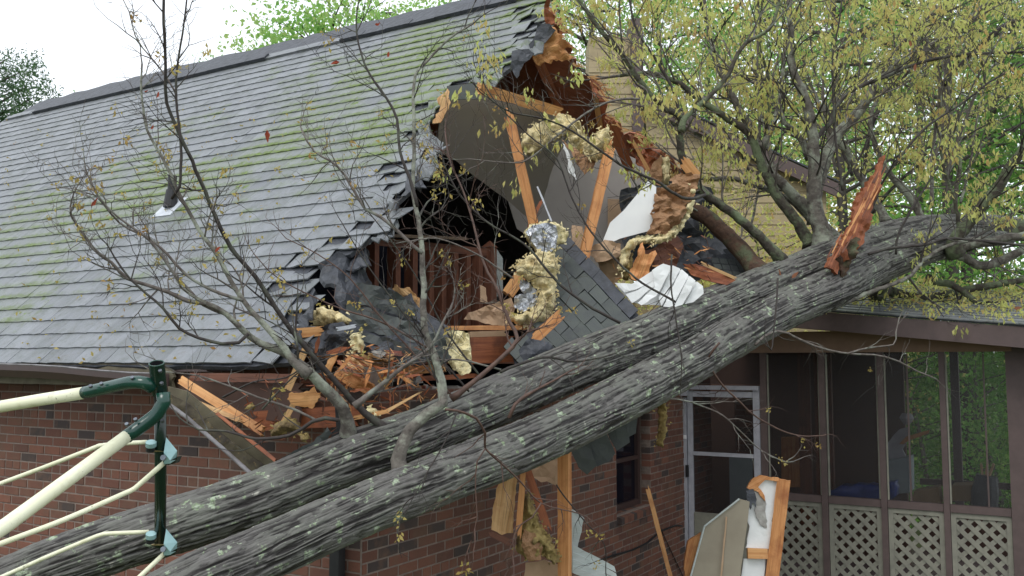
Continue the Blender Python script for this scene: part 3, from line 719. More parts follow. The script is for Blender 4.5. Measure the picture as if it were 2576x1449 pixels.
# ================================================================== DEBRIS, each piece a thing of its own
bd('roof_timber', 'long split orange timber leaning from the grey ceiling to the foil roll', 'timber', (1281, 292), (1342, 562), 6.9, 6.9, 22, .045, 'wood_fresh', .14, .02, .35)
bd('splintered_timber', 'thin red-brown stick beside the foot of the long leaning timber', 'timber', (1362, 505), (1330, 572), 7.1, 7.1, 9, .03, 'wood_red')
bd('roof_timber', 'orange stud with a split top leaning in front of the room wall', 'timber', (1534, 372), (1468, 650), 7.3, 7.15, 25, .045, 'wood_fresh', .08, .05, -.3)
bd('metal_strip', 'narrow pale metal strip hanging beside the long leaning timber', 'metal strip', (1352, 470), (1388, 557), 7.2, 7.1, 4, .01, 'flashing', .0, .0)
sh('pink_board', 'small pinkish board leaning against the foot of the orange stud', 'board', [(1439, 566), (1465, 570), (1470, 610), (1459, 655), (1437, 622)], 7.4, 'tan_board', .02, 0, .005)
sh('picture_board', 'light orange square board fixed to the dark grey room wall', 'board', [(1529, 500), (1578, 502), (1580, 574), (1529, 574)], 9.2, 'tan_board', .02, 0, 0, 30, 0)
def batt(name, label, pts, Y, mat='insulation', th=.05, bulge=.09, amp=.05, nf=90, cat='insulation', group=None, **k):
    o = thing(name, label, cat, at(pts[0][0], pts[0][1], Y if not hasattr(Y, '__len__') else Y[0]), group)
    sh('batt', None, None, pts, Y, mat, th, bulge, amp, 5, 3, parent=o, ns=13., **k); 
    if nf: fibres(o, pts, Y, nf, .028, mat)
    return o
batt('ceiling_insulation', 'wide yellow insulation batt drooping from the grey ceiling', [(1309, 376), (1316, 336), (1345, 312), (1398, 300), (1402, 288), (1437, 290), (1462, 318), (1480, 356), (1502, 378), (1510, 396), (1478, 402), (1440, 372), (1424, 338), (1404, 346), (1376, 368), (1335, 388)], 7.5)
batt('insulation_strand', 'yellow insulation strip hanging beside the split stud top', [(1469, 366), (1500, 335), (1528, 318), (1538, 345), (1530, 375), (1512, 398), (1486, 403)], 7.35, 'insulation')
sh('paper_strip', 'brown paper strip hanging below the drooping ceiling batt', 'paper', [(1412, 352), (1440, 370), (1478, 400), (1500, 402), (1492, 424), (1470, 442), (1448, 405), (1436, 380)], 7.4, 'kraft_paper', .006, 0, .04, 8, 3)
sh('drywall_scrap', 'torn light drywall shred dangling against the grey wall', 'drywall', [(1414, 358), (1420, 362), (1440, 410), (1452, 450), (1452, 460), (1440, 440), (1428, 425), (1430, 405)], 7.45, 'drywall_white', .01, 0, .01, 8, 3)
bd('rafter_piece', 'dark red rafter piece at the right edge of the torn roof', 'timber', (1532, 305), (1584, 424), 7.9, 8.2, 26, .045, 'wood_red', .05, .04)
sh('torn_plywood', 'curled sheet of torn red plywood at the low end of the roof hole', 'plywood', [(1578, 338), (1606, 345), (1636, 366), (1678, 383), (1660, 397), (1640, 430), (1619, 436), (1600, 400), (1584, 368)], 8.2, 'wood_red', .012, 0, .12, 8, 5)
bd('rafter_piece', 'slim pale rafter piece across the curled red plywood', 'timber', (1594, 358), (1632, 430), 8.0, 8.0, 9, .03, 'wood_orange')
bt = batt('insulation_batt', 'upright yellow batt with brown paper face at the end of the torn roof', [(1662, 394), (1684, 396), (1686, 420), (1683, 464), (1664, 466), (1660, 430)], 7.8, 'insulation', nf=20)
sh('paper_facing', None, None, [(1644, 408), (1664, 393), (1664, 466), (1648, 466), (1632, 432)], 7.75, 'kraft_paper', .008, 0, .03, 8, 2, parent=bt)
sh('drywall_sheet', 'large curved white drywall sheet torn off under the roof end', 'drywall', [(1630, 456), (1651, 470), (1649, 526), (1641, 560), (1636, 580), (1609, 587), (1560, 600), (1514, 621), (1519, 600), (1535, 560), (1569, 529), (1600, 492)], 7.25, 'drywall_white', .013, 0, .0, 30, 2.)
kb = batt('kraft_faced_batt', 'curled insulation batt with creased brown paper, right of the white drywall sheet', [(1744, 452), (1752, 470), (1742, 530), (1716, 575), (1690, 604), (1650, 612), (1594, 606), (1600, 594), (1640, 592), (1672, 584), (1708, 552), (1728, 520), (1736, 470)], 7.3, 'insulation_pale', bulge=.05, nf=25)
sh('paper_facing', None, None, [(1649, 470), (1686, 465), (1706, 437), (1741, 443), (1744, 468), (1732, 526), (1708, 560), (1672, 592), (1634, 586), (1642, 559), (1636, 537), (1650, 520)], [7.25, 7.2, 7.3, 7.35, 7.35, 7.3, 7.25, 7.2, 7.15, 7.15, 7.2, 7.2], 'kraft_paper', .008, .0, .09, 6, 2, parent=kb, smooth=False, ns=22.)
batt('insulation_roll', 'yellow insulation sausage curling down behind the splintered red stump', [(1700, 575), (1704, 590), (1660, 612), (1612, 610), (1586, 632), (1576, 668), (1562, 690), (1556, 670), (1562, 630), (1590, 600), (1630, 596), (1668, 596)], 7.0, 'insulation', nf=30)
batt('insulation_roll', 'small dusty yellow wad hanging under the creased paper batt', [(1576, 640), (1590, 636), (1592, 680), (1580, 705), (1568, 700), (1566, 670)], 7.1, 'insulation_dirty', nf=10)
sh('splintered_stump', 'upright red splintered wood stump above the white plank fan', 'timber', [(1584, 690), (1600, 650), (1612, 612), (1618, 608), (1622, 640), (1638, 634), (1648, 630), (1652, 640), (1636, 670), (1630, 692), (1608, 704), (1590, 702)], 6.9, 'wood_fresh', .05, 0, .03, 7, 3)
bd('timber_end', 'broken orange timber end beyond the creased paper batt', 'timber', (1722, 408), (1752, 446), 7.5, 7.5, 30, .04, 'wood_orange', .05, .01)
sh('gypsum_scrap', 'creased tan panel scrap behind the foot of the white drywall', 'board', [(1488, 622), (1520, 604), (1560, 612), (1562, 640), (1530, 655), (1500, 660), (1484, 640)], 7.25, 'tan_board', .012, 0, .03, 10, 3)
sh('gypsum_scrap', 'folded tan gypsum panel below the big drywall sheet', 'board', [(1500, 650), (1560, 640), (1562, 700), (1548, 718), (1520, 700)], 7.3, 'cardboard', .012, 0, .03, 10, 3)
# backing clutter behind the right end of the hole
sh('tar_sheet', 'dark crumpled tar paper lying behind the creased batts', 'tar paper', [(1560, 480), (1740, 440), (1790, 470), (1800, 560), (1850, 640), (1790, 700), (1700, 720), (1600, 700), (1560, 600)], 8.9, 'tar_paper', .01, 0, .12, 18, 5)
sh('dark_board', 'dark brown board beneath the curled insulation batts', 'board', [(1610, 640), (1700, 590), (1720, 620), (1700, 680), (1660, 680)], 7.6, 'wood_dark', .02, 0, .03, 14, 4)
# white fan of planks
fan = thing('plank_fan', 'fanned out sheet of white beadboard planks lying on the far trunk', 'panel', at(1650, 770, 6.9))
sh('backing', None, None, [(1548, 712), (1590, 714), (1640, 682), (1672, 665), (1715, 680), (1765, 722), (1768, 738), (1740, 758), (1692, 770), (1660, 768), (1612, 766), (1590, 760), (1562, 732)], 6.88, 'drywall_white', .012, 0, .0, 20, 1, parent=fan)
for i, q in enumerate([[(1546, 712), (1590, 714), (1612, 700), (1640, 706), (1600, 728), (1570, 736)], [(1574, 740), (1604, 730), (1642, 708), (1650, 716), (1612, 748), (1590, 762)], [(1640, 680), (1668, 663), (1690, 670), (1668, 715), (1652, 744), (1614, 768), (1604, 762), (1648, 722)],
                       [(1692, 668), (1712, 676), (1684, 728), (1664, 770), (1656, 750), (1672, 718)], [(1715, 677), (1732, 692), (1708, 740), (1692, 773), (1668, 771), (1688, 728)], [(1735, 694), (1750, 706), (1728, 748), (1718, 766), (1696, 773), (1712, 740)], [(1753, 708), (1768, 720), (1770, 738), (1744, 760), (1722, 765), (1732, 748)]]):
    sh('plank', None, None, q, 6.85 - .02 * (i % 3), 'drywall_white', .012, 0, .012, 12, 1.2, parent=fan)
sh('red_plank', 'broad reddish plank lying on the far trunk beside the fan of white planks', 'board', [(1717, 664), (1750, 664), (1800, 680), (1852, 704), (1826, 718), (1780, 706), (1737, 690)], 7.3, 'wood_red', .02, 0, .02, 10, 2)
bd('pale_splinter', 'pale curved splinter lying over the broad reddish plank', 'splinter', (1765, 662), (1850, 700), 7.2, 7.3, 7, .02, 'wood_pale', .04, .04)
sec2 = thing('roof_piece', 'patch of dark shingles behind the far trunk, right of the reddish plank', 'roof piece', at(1830, 690, 8.2))
sh('tar_backing', None, None, [(1780, 640), (1850, 640), (1900, 670), (1870, 700), (1800, 690)], 8.25, 'tar_paper', .01, 0, .02, 14, 3, parent=sec2)
for j in range(3):
    for i in range(5):
        x, y = 1788 + i * 21 + j * 6, 648 + j * 15 + i * 2
        sh('shingle', None, None, [(x, y), (x + 19, y + 1), (x + 23, y + 14), (x + 4, y + 13)], 8.15 - .02 * j, 'shingle_debris', .01, 0, .004, 30, 1, parent=sec2)
# large fallen roof section with rows of shingles
sec = thing('roof_section', 'big fallen roof section with rows of dark shingles sliding down to the far trunk', 'roof piece', at(1450, 880, 6.3))
SM = [(1399, 606), (1420, 600), (1460, 640), (1606, 792), (1560, 850), (1500, 880), (1440, 905), (1390, 925), (1300, 930), (1285, 880), (1330, 835), (1385, 770), (1402, 700)]
secY = lambda x, y: 7.2 - (y - 600) / 300 * .75
iv = {}
def secp(o): return lambda x, y: at(x, y, secY(x, y) + o)
sh('tar_backing', None, None, SM, 0, 'tar_paper', .02, 0, 0, 20, 3, plane=secp(.05), parent=sec)
e1 = np.array((.69, .724)); e2 = np.array((-.724, .69))
for k in range(-1, 11):
    for j in range(-2, 16):
        c = np.array((1452., 640.)) + e1 * (j * 46 + (k * 19 % 31)) + e2 * (k * 31)
        if inside(c[0], c[1], SM):
            q = [c + e1 * s * 22.4 + e2 * t * 15 for s, t in ((-1, -1), (1, -1), (1, 1), (-1, 1))]
            q = [tuple(p + NR.normal(0, .8, 2)) for p in q]
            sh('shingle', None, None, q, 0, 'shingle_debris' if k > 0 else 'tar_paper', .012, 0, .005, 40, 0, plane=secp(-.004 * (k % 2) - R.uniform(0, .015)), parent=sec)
bd('orange_board', 'short ragged orange board lying across the fallen roof section', 'board', (1348, 850), (1412, 790), 6.35, 6.35, 27, .02, 'wood_fresh', .05, .03)
sh('tar_flap', 'blue-black tar flap under the short ragged orange board', 'tar paper', [(1330, 850), (1380, 860), (1420, 900), (1370, 935), (1320, 930), (1305, 880)], 6.2, 'tar_paper', .01, 0, .03, 12, 3)
# foil roll and the S of yellow wool
fr_ = batt('foil_roll', 'crumpled silver foil faced insulation roll at the foot of the leaning timber', [(1318, 582), (1332, 564), (1370, 555), (1398, 558), (1424, 574), (1430, 594), (1424, 608), (1404, 614), (1398, 640), (1370, 644), (1345, 630), (1328, 606)], 6.85, 'insulation_pale', bulge=.06, nf=30)
sh('foil_facing', None, None, [(1322, 583), (1340, 567), (1376, 560), (1398, 567), (1403, 590), (1398, 625), (1380, 638), (1356, 632), (1336, 606)], 6.76, 'foil', .004, .02, .05, 6, 1, parent=fr_, smooth=False, ns=16.)
sb = batt('yellow_insulation_curl', 'thick curl of yellow insulation hanging between banister and fallen roof section', [(1292, 670), (1312, 654), (1336, 640), (1362, 632), (1396, 640), (1410, 672), (1398, 700), (1399, 740), (1394, 775), (1378, 808), (1340, 820), (1300, 817), (1280, 806), (1286, 792), (1314, 790), (1342, 775), (1356, 750), (1352, 725), (1330, 706), (1304, 690)], 6.7, 'insulation', bulge=.14, nf=220)
sh('foil_facing', None, None, [(1312, 700), (1330, 712), (1350, 730), (1354, 752), (1338, 776), (1310, 786), (1292, 770), (1296, 745), (1318, 740), (1306, 720)], 6.72, 'foil', .004, .01, .06, 6, 2, parent=sb, smooth=False, ns=14.)
sh('tan_torn_board', 'torn tan gypsum board lying below the banister', 'board', [(1166, 803), (1178, 786), (1200, 780), (1222, 770), (1286, 748), (1298, 773), (1284, 818), (1240, 818), (1200, 806), (1186, 804)], 6.85, 'tan_board', .012, 0, .04, 10, 3)
bd('diagonal_timber', 'short orange timber leaning behind the torn tan gypsum board', 'timber', (1276, 742), (1322, 676), 7.1, 7.2, 32, .045, 'wood_orange', .02, .02)
sh('tan_shard', 'narrow upright tan shard against the last banister posts', 'board', [(1206, 716), (1222, 724), (1228, 764), (1208, 760)], 7.2, 'tan_board', .01, 0, .01, 8, 2)
sh('pale_insulation_pad', 'pale upright insulation pad standing below the orange floor plate', 'insulation', [(1104, 846), (1118, 836), (1140, 830), (1178, 838), (1184, 880), (1184, 935), (1160, 945), (1136, 925), (1118, 895)], 5.95, 'insulation_pale', .08, 0, .025, 6, 2.5, ns=16.)
# crumpled roof slab on the left
SLAB = ([(800, 668), (850, 655), (880, 640), (920, 622), (924, 660), (905, 690), (969, 726), (1020, 740), (1080, 790), (1132, 824), (1106, 842), (1118, 870), (1134, 902), (1080, 906), (1046, 900), (969, 876), (905, 862), (862, 822), (850, 760), (820, 715)], [6.0, 6.1, 6.2, 6.2, 6.3, 6.1, 6.3, 6.4, 6.3, 6.1, 6.0, 5.9, 5.8, 5.7, 5.7, 5.65, 5.65, 5.7, 5.85, 5.9])
slab_ = thing('roof_slab', 'crumpled dark grey roof slab with loose shingles hanging in front of the banister', 'roof piece', at(1000, 900, 5.8))
SP = SLAB[0]; SY = SLAB[1]
sh('tar_backing', None, None, SP, SY, 'tar_paper', .03, 0, .07, 12, 5, ns=60., parent=slab_)
qs = np.array(SP, float); ivs = 1 / np.array(SY)
def slabY(x, y):
    w_ = 1 / (((qs - (x, y)) ** 2).sum(1) + 30.) ** 1.3; return 1 / ((w_ * ivs).sum() / w_.sum())
def patch(o, poly, yf, org, ang, n0, n1, m0, m1, tw, thh, mat='shingle_debris', drop=.06, jit=1.5):
    e1 = np.array((math.cos(ang), math.sin(ang))); e2 = np.array((-math.sin(ang), math.cos(ang)))
    for k in range(m0, m1):
        for j in range(n0, n1):
            c = np.array(org, float) + e1 * (j * tw + (k % 2) * tw * .45) + e2 * (k * thh)
            if not inside(c[0], c[1], poly) or R.random() < drop: continue
            an = R.gauss(0, .035); f1 = e1 * math.cos(an) + e2 * math.sin(an); f2 = e2 * math.cos(an) - e1 * math.sin(an)
            q = [c + f1 * s * tw * .48 + f2 * t * thh * .56 for s, t in ((-1, -1), (1, -1), (1, 1), (-1, 1))]; q = [tuple(p + NR.normal(0, jit * .4, 2)) for p in q]
            y0 = yf(*c) - .06 - R.uniform(0, .025); sh('shingle', None, None, q, [y0, y0, y0 - .02, y0 - .02], mat, .012, 0, .004, 40, 0, parent=o)
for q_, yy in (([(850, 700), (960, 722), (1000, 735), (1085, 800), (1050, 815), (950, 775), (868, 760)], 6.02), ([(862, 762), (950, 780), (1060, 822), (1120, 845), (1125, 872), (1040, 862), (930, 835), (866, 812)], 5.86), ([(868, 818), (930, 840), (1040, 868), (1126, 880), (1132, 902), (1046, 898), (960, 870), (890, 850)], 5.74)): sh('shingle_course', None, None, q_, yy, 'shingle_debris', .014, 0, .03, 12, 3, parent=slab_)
bd('tar_strip', 'bluish strip of roofing paper folded over the crumpled roof slab', 'tar paper', (972, 736), (1124, 838), 6.15, 5.9, 30, .01, 'tar_paper', .03, .05)
sh('splintered_peak', 'bright orange splintered wood tip sticking up behind the roof slab', 'splinter', [(986, 728), (994, 716), (1010, 726), (1030, 722), (1044, 738), (1056, 756), (1076, 796), (1060, 790), (1036, 772), (1010, 748)], 6.35, 'wood_pale', .02, 0, .04, 6, 3)
sh('tar_slab', 'small black tar covered slab left of the crumpled roof slab', 'roof piece', [(812, 822), (860, 808), (882, 830), (878, 878), (842, 900), (818, 942), (800, 960), (790, 915), (774, 880), (783, 856), (800, 842)], 5.55, 'tar_paper', .03, 0, .05, 9, 3)
batt('torn_insulation', 'yellow insulation block poking out at the roof corner beside the eave', [(774, 800), (786, 780), (806, 770), (830, 778), (860, 790), (882, 806), (874, 816), (830, 820), (790, 822)], 5.75, 'insulation', nf=25)
batt('insulation_tuft', 'small yellow insulation tuft between black tar slab and roof slab', [(878, 838), (902, 836), (916, 868), (908, 884), (886, 882), (880, 858)], 5.5, 'insulation_pale', bulge=.05, nf=20)
bd('orange_block', 'ragged orange wood block under the yellow corner insulation', 'board', (746, 838), (814, 832), 5.5, 5.6, 24, .04, 'wood_orange', .03, .05)
bd('white_scrap', 'small crumpled white scrap lying on the black tar slab', 'scrap', (848, 828), (892, 820), 5.4, 5.5, 9, .01, 'flashing', .02, .02)
sh('red_wood_chunk', 'large red-orange broken beam chunk in the middle of the rubble', 'timber', [(843, 934), (866, 928), (900, 944), (936, 966), (940, 984), (918, 992), (880, 972), (846, 950)], 5.5, 'wood_fresh', .10, 0, .03, 7, 3)
for i in range(15):
    x, y = 852 + R.uniform(0, 40), 884 + R.uniform(0, 34); bd('splinter', 'shredded red-orange splinters bristling above the big beam chunk', 'splinter', (x, y), (x + R.uniform(18, 44), y + R.uniform(8, 40)), 5.5, 5.45, R.uniform(5, 10), .015, R.choice(['wood_fresh', 'wood_pale', 'wood_red']), .03, .05, group='splinters above the broken beam', taper=.5)
for i in range(10):
    x, y = 905 + R.uniform(0, 90), 880 + R.uniform(0, 26); bd('splinter', 'loose splinter lying on the floor joists right of the shredded bunch', 'splinter', (x, y), (x + R.uniform(12, 34), y + R.uniform(-12, 14)), 5.65, 5.7, R.uniform(4, 11), .012, R.choice(['wood_fresh', 'wood_pale', 'wood_orange', 'wood_pale']), .02, .03, group='splinters on the floor joists', taper=.5)
bd('red_board', 'flat dull red slat lying above the floor joists', 'board', (972, 887), (1022, 890), 5.7, 5.8, 12, .02, 'pink_brick_rubble', .01, .01)
sh('white_shard', 'pale torn paper scrap on the joists beside the dull red slat', 'scrap', [(934, 884), (956, 880), (972, 888), (960, 900), (950, 898), (940, 894)], 5.6, 'mortar_rubble', .008, 0, .02, 6, 2)
bd('lath', 'pale upright lath leaning on the corner beneath the eave', 'board', (768, 878), (724, 980), 5.2, 5.2, 17, .02, 'wood_pale', .01, .01)
bd('lath', 'short pale lath below the jagged orange sheathing square', 'board', (740, 1012), (714, 1062), 5.15, 5.15, 14, .02, 'wood_pale', .01, .02)
sh('orange_sheathing', 'jagged orange square of sheathing hanging over the brick corner', 'board', [(722, 1004), (732, 986), (756, 988), (778, 984), (790, 972), (796, 988), (808, 986), (798, 1010), (786, 1028), (760, 1024), (736, 1018)], 5.1, 'wood_orange', .015, 0, .01, 6, 3)
sh('pale_board', 'thin pale board between black tar slab and jagged orange square', 'board', [(838, 878), (852, 876), (846, 900), (826, 948), (806, 940), (824, 906)], 5.3, 'wood_orange', .02, 0, .01, 9, 3)
batt('mossy_wad', 'dull yellow insulation wad caught below the orange sheathing square', [(680, 1084), (692, 1070), (720, 1050), (742, 1056), (754, 1076), (748, 1090), (722, 1084), (706, 1094), (690, 1096)], 5.1, 'insulation_dirty', nf=30)
batt('small_wad', 'tiny yellow insulation wad left of the pale sapling trunk base', [(748, 1092), (770, 1090), (776, 1104), (760, 1110)], 5.05, 'insulation_dirty', nf=8)
batt('insulation_crumb', 'pale insulation crumb behind the dark sapling stub on the far trunk', [(912, 1040), (930, 1022), (944, 1030), (952, 1046), (930, 1052)], 5.35, 'insulation_pale', nf=8)
sh('shingle_scrap', 'dark shingle scrap lying behind the far trunk under the brick corner', 'roof piece', [(700, 1160), (750, 1130), (790, 1110), (824, 1074), (836, 1090), (806, 1130), (740, 1165)], 5.15, 'shingle_debris', .01, 0, .02, 10, 3)
bd('long_splinter', 'long pale splinter curving up behind the far trunk', 'splinter', (890, 1052), (978, 1034), 5.3, 5.35, 10, .015, 'wood_orange', .03, .02); bd('long_splinter', 'pale sharp splinter tip pointing up right behind the far trunk', 'splinter', (974, 1034), (1058, 986), 5.35, 5.4, 9, .015, 'wood_pale', .01, .05, taper=.4)
# chips and shreds strewn over the rubble
def chips(name, label, region, n, Yf, mats, smin, smax, cat='debris'):
    for mi, mt in enumerate(mats):
        m = MB()
        for i in range(n):
            x, y = R.uniform(region[0], region[2]), R.uniform(region[1], region[3]); Y = Yf(x, y) - R.uniform(0, .12); l = R.uniform(smin, smax); an = R.gauss(.3, .9); wd = l * R.uniform(.03, .14)
            a, b = at(x, y, Y), at(x + l * math.cos(an), y + l * math.sin(an), Y + R.uniform(-.1, .1)); wv = Vector((R.gauss(0, 1), R.gauss(0, .4), R.gauss(0, 1))).normalized() * wd * Y / F
            mid = a.lerp(b, R.uniform(.3, .7)) + wv; m.prism([a - wv * .6, a + wv * .3, mid, b, a.lerp(b, .6) - wv], Vector((0, .008, 0)))
        m.build(name, mt, label=label[mi], cat=cat, kind='stuff')
chips('wood_chips', ['orange wood chips strewn over the rubble at the roof corner', 'dark red wood chips strewn over the rubble at the roof corner', 'pale wood chips strewn over the rubble at the roof corner'], (835, 870, 1110, 1040), 70, lambda x, y: 5.35 + (x - 835) / 275 * .55, ['wood_fresh', 'wood_red', 'wood_pale'], 8, 30)
chips('timber_shreds', ['long orange timber shreds piled at the broken roof corner', 'long brown red timber shreds piled at the broken roof corner'], (770, 880, 1060, 1010), 20, lambda x, y: 5.3 + (x - 835) / 275 * .5, ['wood_fresh', 'wood_red'], 34, 80)
chips('wood_chips', ['dark wood chips under the eave by the fallen gutter', 'red wood chips under the eave by the fallen gutter'], (600, 945, 850, 1120), 45, lambda x, y: 5.3, ['wood_dark', 'wood_red'], 8, 34)
chips('wood_chips', ['orange wood shreds around the splintered red stump', 'dark shreds around the splintered red stump'], (1540, 590, 1780, 720), 45, lambda x, y: 7.2, ['wood_fresh', 'wood_dark'], 6, 26)
# rubble on the broken brick wall
for i in range(26):
    x, y = R.uniform(868, 1150), R.uniform(958, 984); s = R.uniform(5, 16); Y = 5.75 + (x - 868) / 280 * .75
    c = at(x, y, Y); m = MB(); rr = Matrix.Rotation(R.uniform(0, 3), 3, 'Z') @ Matrix.Rotation(R.uniform(-.5, .5), 3, 'X'); h = s * Y / F
    m.box(c, rr @ Vector((h * R.uniform(.7, 1.4), 0, 0)), rr @ Vector((0, h * .8, 0)), rr @ Vector((0, 0, h * R.uniform(.4, .7))))
    for q in range(8): m.v[q] = m.v[q] + Vector((R.uniform(-1, 1), R.uniform(-1, 1), R.uniform(-1, 1))) * h * .25
    g_ = i % 3
    m.build('mortar_lump' if g_ == 1 else 'brick_fragment', ('pink_brick_rubble', 'mortar_rubble', 'brick')[g_], label=('pinkish brick fragment', 'grey mortar lump', 'dark red brick fragment')[g_] + ' in the rubble row on top of the broken brick wall', cat='rubble', group=('pink brick rubble', 'mortar rubble', 'dark brick rubble')[g_])
# pieces fallen under the eave at the left
bg_ = thing('fallen_gutter', 'broken gutter full of dirt hanging down from the eave to the far trunk', 'gutter', at(670, 1190, 5.2))
sh('trough', None, None, [(425, 990), (470, 1012), (560, 1092), (672, 1176), (640, 1190), (540, 1108), (430, 1016)], 5.35, 'gutter_inner', .01, 0, .01, 12, 1, parent=bg_)
m = MB(); m.tube([at(424, 1016, 5.36), at(470, 1050, 5.3), (at(560, 1128, 5.2)), at(636, 1196, 5.12)], .012, 8); m.build('lip', 'gutter_lip', bg_)
sh('back_board', None, None, [(422, 972), (470, 984), (560, 1060), (690, 1164), (668, 1176), (555, 1092), (466, 1014), (424, 996)], 5.45, 'fascia_olive', .02, 0, .0, 20, 1, parent=bg_)
bd('red_lath', 'slim red lath lying along the fallen gutter', 'board', (546, 1040), (694, 1160), 5.35, 5.15, 9, .02, 'wood_red', .01, .01)
bd('orange_stick', 'long brown orange board slanting under the eave', 'board', (455, 956), (664, 1086), 5.75, 5.3, 22, .02, 'wood_orange', .02, .05)
bd('split_board', 'board split to pale wood beside the slanting brown orange board', 'board', (476, 1004), (600, 1056), 5.6, 5.4, 12, .02, 'wood_pale', .08, .06)
sh('yellow_crumb', 'small yellow insulation crumb on the dark panel under the eave', 'insulation', [(612, 1030), (632, 1012), (642, 1022), (636, 1032)], 5.4, 'insulation_dirty', .02, .02, .02, 6, 2)
# ================================================================== UNDER THE NEAR TRUNK, BY THE GABLE WALL
hs_ = thing('hanging_shingles', 'cluster of dark shingles dangling under the near trunk beside the window', 'roof piece', at(1500, 1190, 7.0))
for q, Y in (([(1425, 1112), (1471, 1090), (1502, 1171), (1477, 1195), (1456, 1177)], 6.85), ([(1468, 1090), (1520, 1070), (1548, 1140), (1532, 1162), (1502, 1174)], 6.92), ([(1516, 1070), (1572, 1050), (1584, 1113), (1551, 1134)], 7.0), ([(1560, 1040), (1606, 1040), (1600, 1090), (1580, 1100)], 7.1)):
    sh('shingle', None, None, q, Y, 'shingle_debris', .012, 0, .008, 14, 1.5, parent=hs_)
sh('plywood_panel', 'wide splintered plywood strip hanging under the near trunk', 'plywood', [(1257, 1180), (1302, 1170), (1296, 1270), (1291, 1341), (1262, 1346), (1236, 1332), (1244, 1262)], 6.1, 'wood_pale', .02, 0, .01, 10, 3)
bd('charred_end', 'dark broken end below the wide splintered plywood strip', 'timber', (1232, 1340), (1284, 1366), 6.12, 6.12, 16, .03, 'wood_dark', .03, .03)
bd('hanging_board', 'narrow orange board hanging beside the wide plywood strip', 'board', (1318, 1160), (1304, 1346), 6.05, 6.05, 15, .03, 'wood_fresh', .01, .04)
bd('hanging_board', 'reddish board slanting down from the trunk beside the tall post', 'board', (1326, 1180), (1378, 1330), 6.2, 6.2, 19, .02, 'wood_red', .01, .04)
bd('tall_post', 'tall orange post standing in front of the brick gable wall', 'post', (1420, 1120), (1421, 1980), 6.2, 6.2, 28, .06, 'wood_fresh', .0, .0, .4)
sh('tan_sheet', 'tan torn sheet tucked under the near trunk behind the tall post', 'board', [(1320, 1185), (1360, 1150), (1422, 1115), (1434, 1180), (1402, 1222), (1376, 1210), (1361, 1213)], 6.4, 'tan_board', .012, 0, .02, 10, 2)
ib = batt('dangling_insulation', 'torn brown and yellow insulation dangling left of the tall post', [(1316, 1250), (1330, 1240), (1346, 1280), (1354, 1312), (1384, 1350), (1408, 1410), (1394, 1420), (1366, 1400), (1330, 1412), (1296, 1380), (1306, 1330)], 6.15, 'insulation_dirty', nf=60)
sh('paper_facing', None, None, [(1318, 1330), (1346, 1340), (1366, 1380), (1362, 1412), (1330, 1412), (1310, 1370)], 6.05, 'kraft_paper', .008, 0, .04, 9, 3, parent=ib)
sd_ = thing('siding_piece', 'broken pale green siding boards behind the tall post', 'siding', at(1500, 1560, 6.5))
sh('siding_board', None, None, [(1436, 1280), (1444, 1284), (1470, 1304), (1452, 1384), (1446, 1440), (1436, 1440)], 6.5, 'siding_green', .012, 0, .01, 14, 1.5, parent=sd_)
for i in range(4):
    y = 1378 + i * 17; sh('siding_board', None, None, [(1440, y - 6), (1456, y), (1546 + i * 4, y + 48), (1550 + i * 4, y + 62), (1440, y + 12)], 6.42 - .01 * i, 'siding_green', .01, 0, .003, 18, 1, parent=sd_)
sh('pink_drywall', 'pinkish drywall slab below the dangling insulation', 'drywall', [(1322, 1416), (1370, 1408), (1412, 1424), (1430, 1560), (1300, 1560)], 6.35, 'tan_board', .012, 0, .01, 14, 2)
bd('leaning_stick', 'thin orange stick leaning against the brick wall below the window', 'stick', (1630, 1230), (1735, 1640), 7.9, 7.6, 11, .02, 'wood_orange', .04, .0)
batt('insulation_rag', 'brown insulation rag dangling from the trunk above the brick pier', [(1652, 985), (1678, 985), (1677, 1067), (1668, 1127), (1651, 1120), (1659, 1067)], 8.0, 'insulation_dirty', nf=40)
m = MB(); m.tube([on_a(x, y, A_WALL - .02) for x, y in ((1480, 1420), (1540, 1398), (1590, 1384), (1630, 1365), (1662, 1336), (1700, 1322), (1716, 1323))], .009, 6); m.build('cable', 'rubber', label='black cable sagging across the brick gable wall below the window', cat='cable')
m = MB(); m.tube([on_a(x, y, A_WALL - .02) for x, y in ((1662, 1330), (1690, 1390), (1716, 1445), (1735, 1500))], .005, 5); m.build('thin_cable', 'rubber', label='thin black cable slanting down beside the porch door', cat='cable')
# upside-down wall panel leaning in front of the porch
wp = thing('fallen_wall_panel', 'fallen wall panel of orange framing with torn white board and tan siding', 'wall panel', at(1830, 1800, 7.6))
PY = 7.6
sh('tan_siding', None, None, [(1732, 1470), (1772, 1324), (1800, 1300), (1860, 1255), (1886, 1262), (1880, 1320), (1864, 1428), (1840, 1800), (1700, 1800), (1716, 1560)], PY - .06, 'tan_siding_piece', .015, 0, 0, 30, 1, parent=wp)
bd('siding_seam', None, None, (1828, 1300), (1800, 1600), PY - .085, PY - .085, 4, .01, 'tan_board', 0, 0, parent=wp)
m = MB(); m.tube([at(x, y, PY - .08) for x, y in ((1732, 1470), (1772, 1324), (1860, 1255))], .008, 6); m.build('trim_edge', 'siding_green', wp)
sh('white_board', None, None, [(1877, 1262), (1896, 1236), (1918, 1204), (1956, 1210), (1944, 1300), (1935, 1381), (1876, 1379), (1886, 1324), (1877, 1290)], PY + .02, 'drywall_white', .015, 0, .005, 10, 2, parent=wp)
sh('white_board', None, None, [(1871, 1406), (1926, 1406), (1918, 1500), (1900, 1800), (1850, 1800), (1862, 1480)], PY + .02, 'drywall_white', .015, 0, .005, 20, 1, parent=wp)
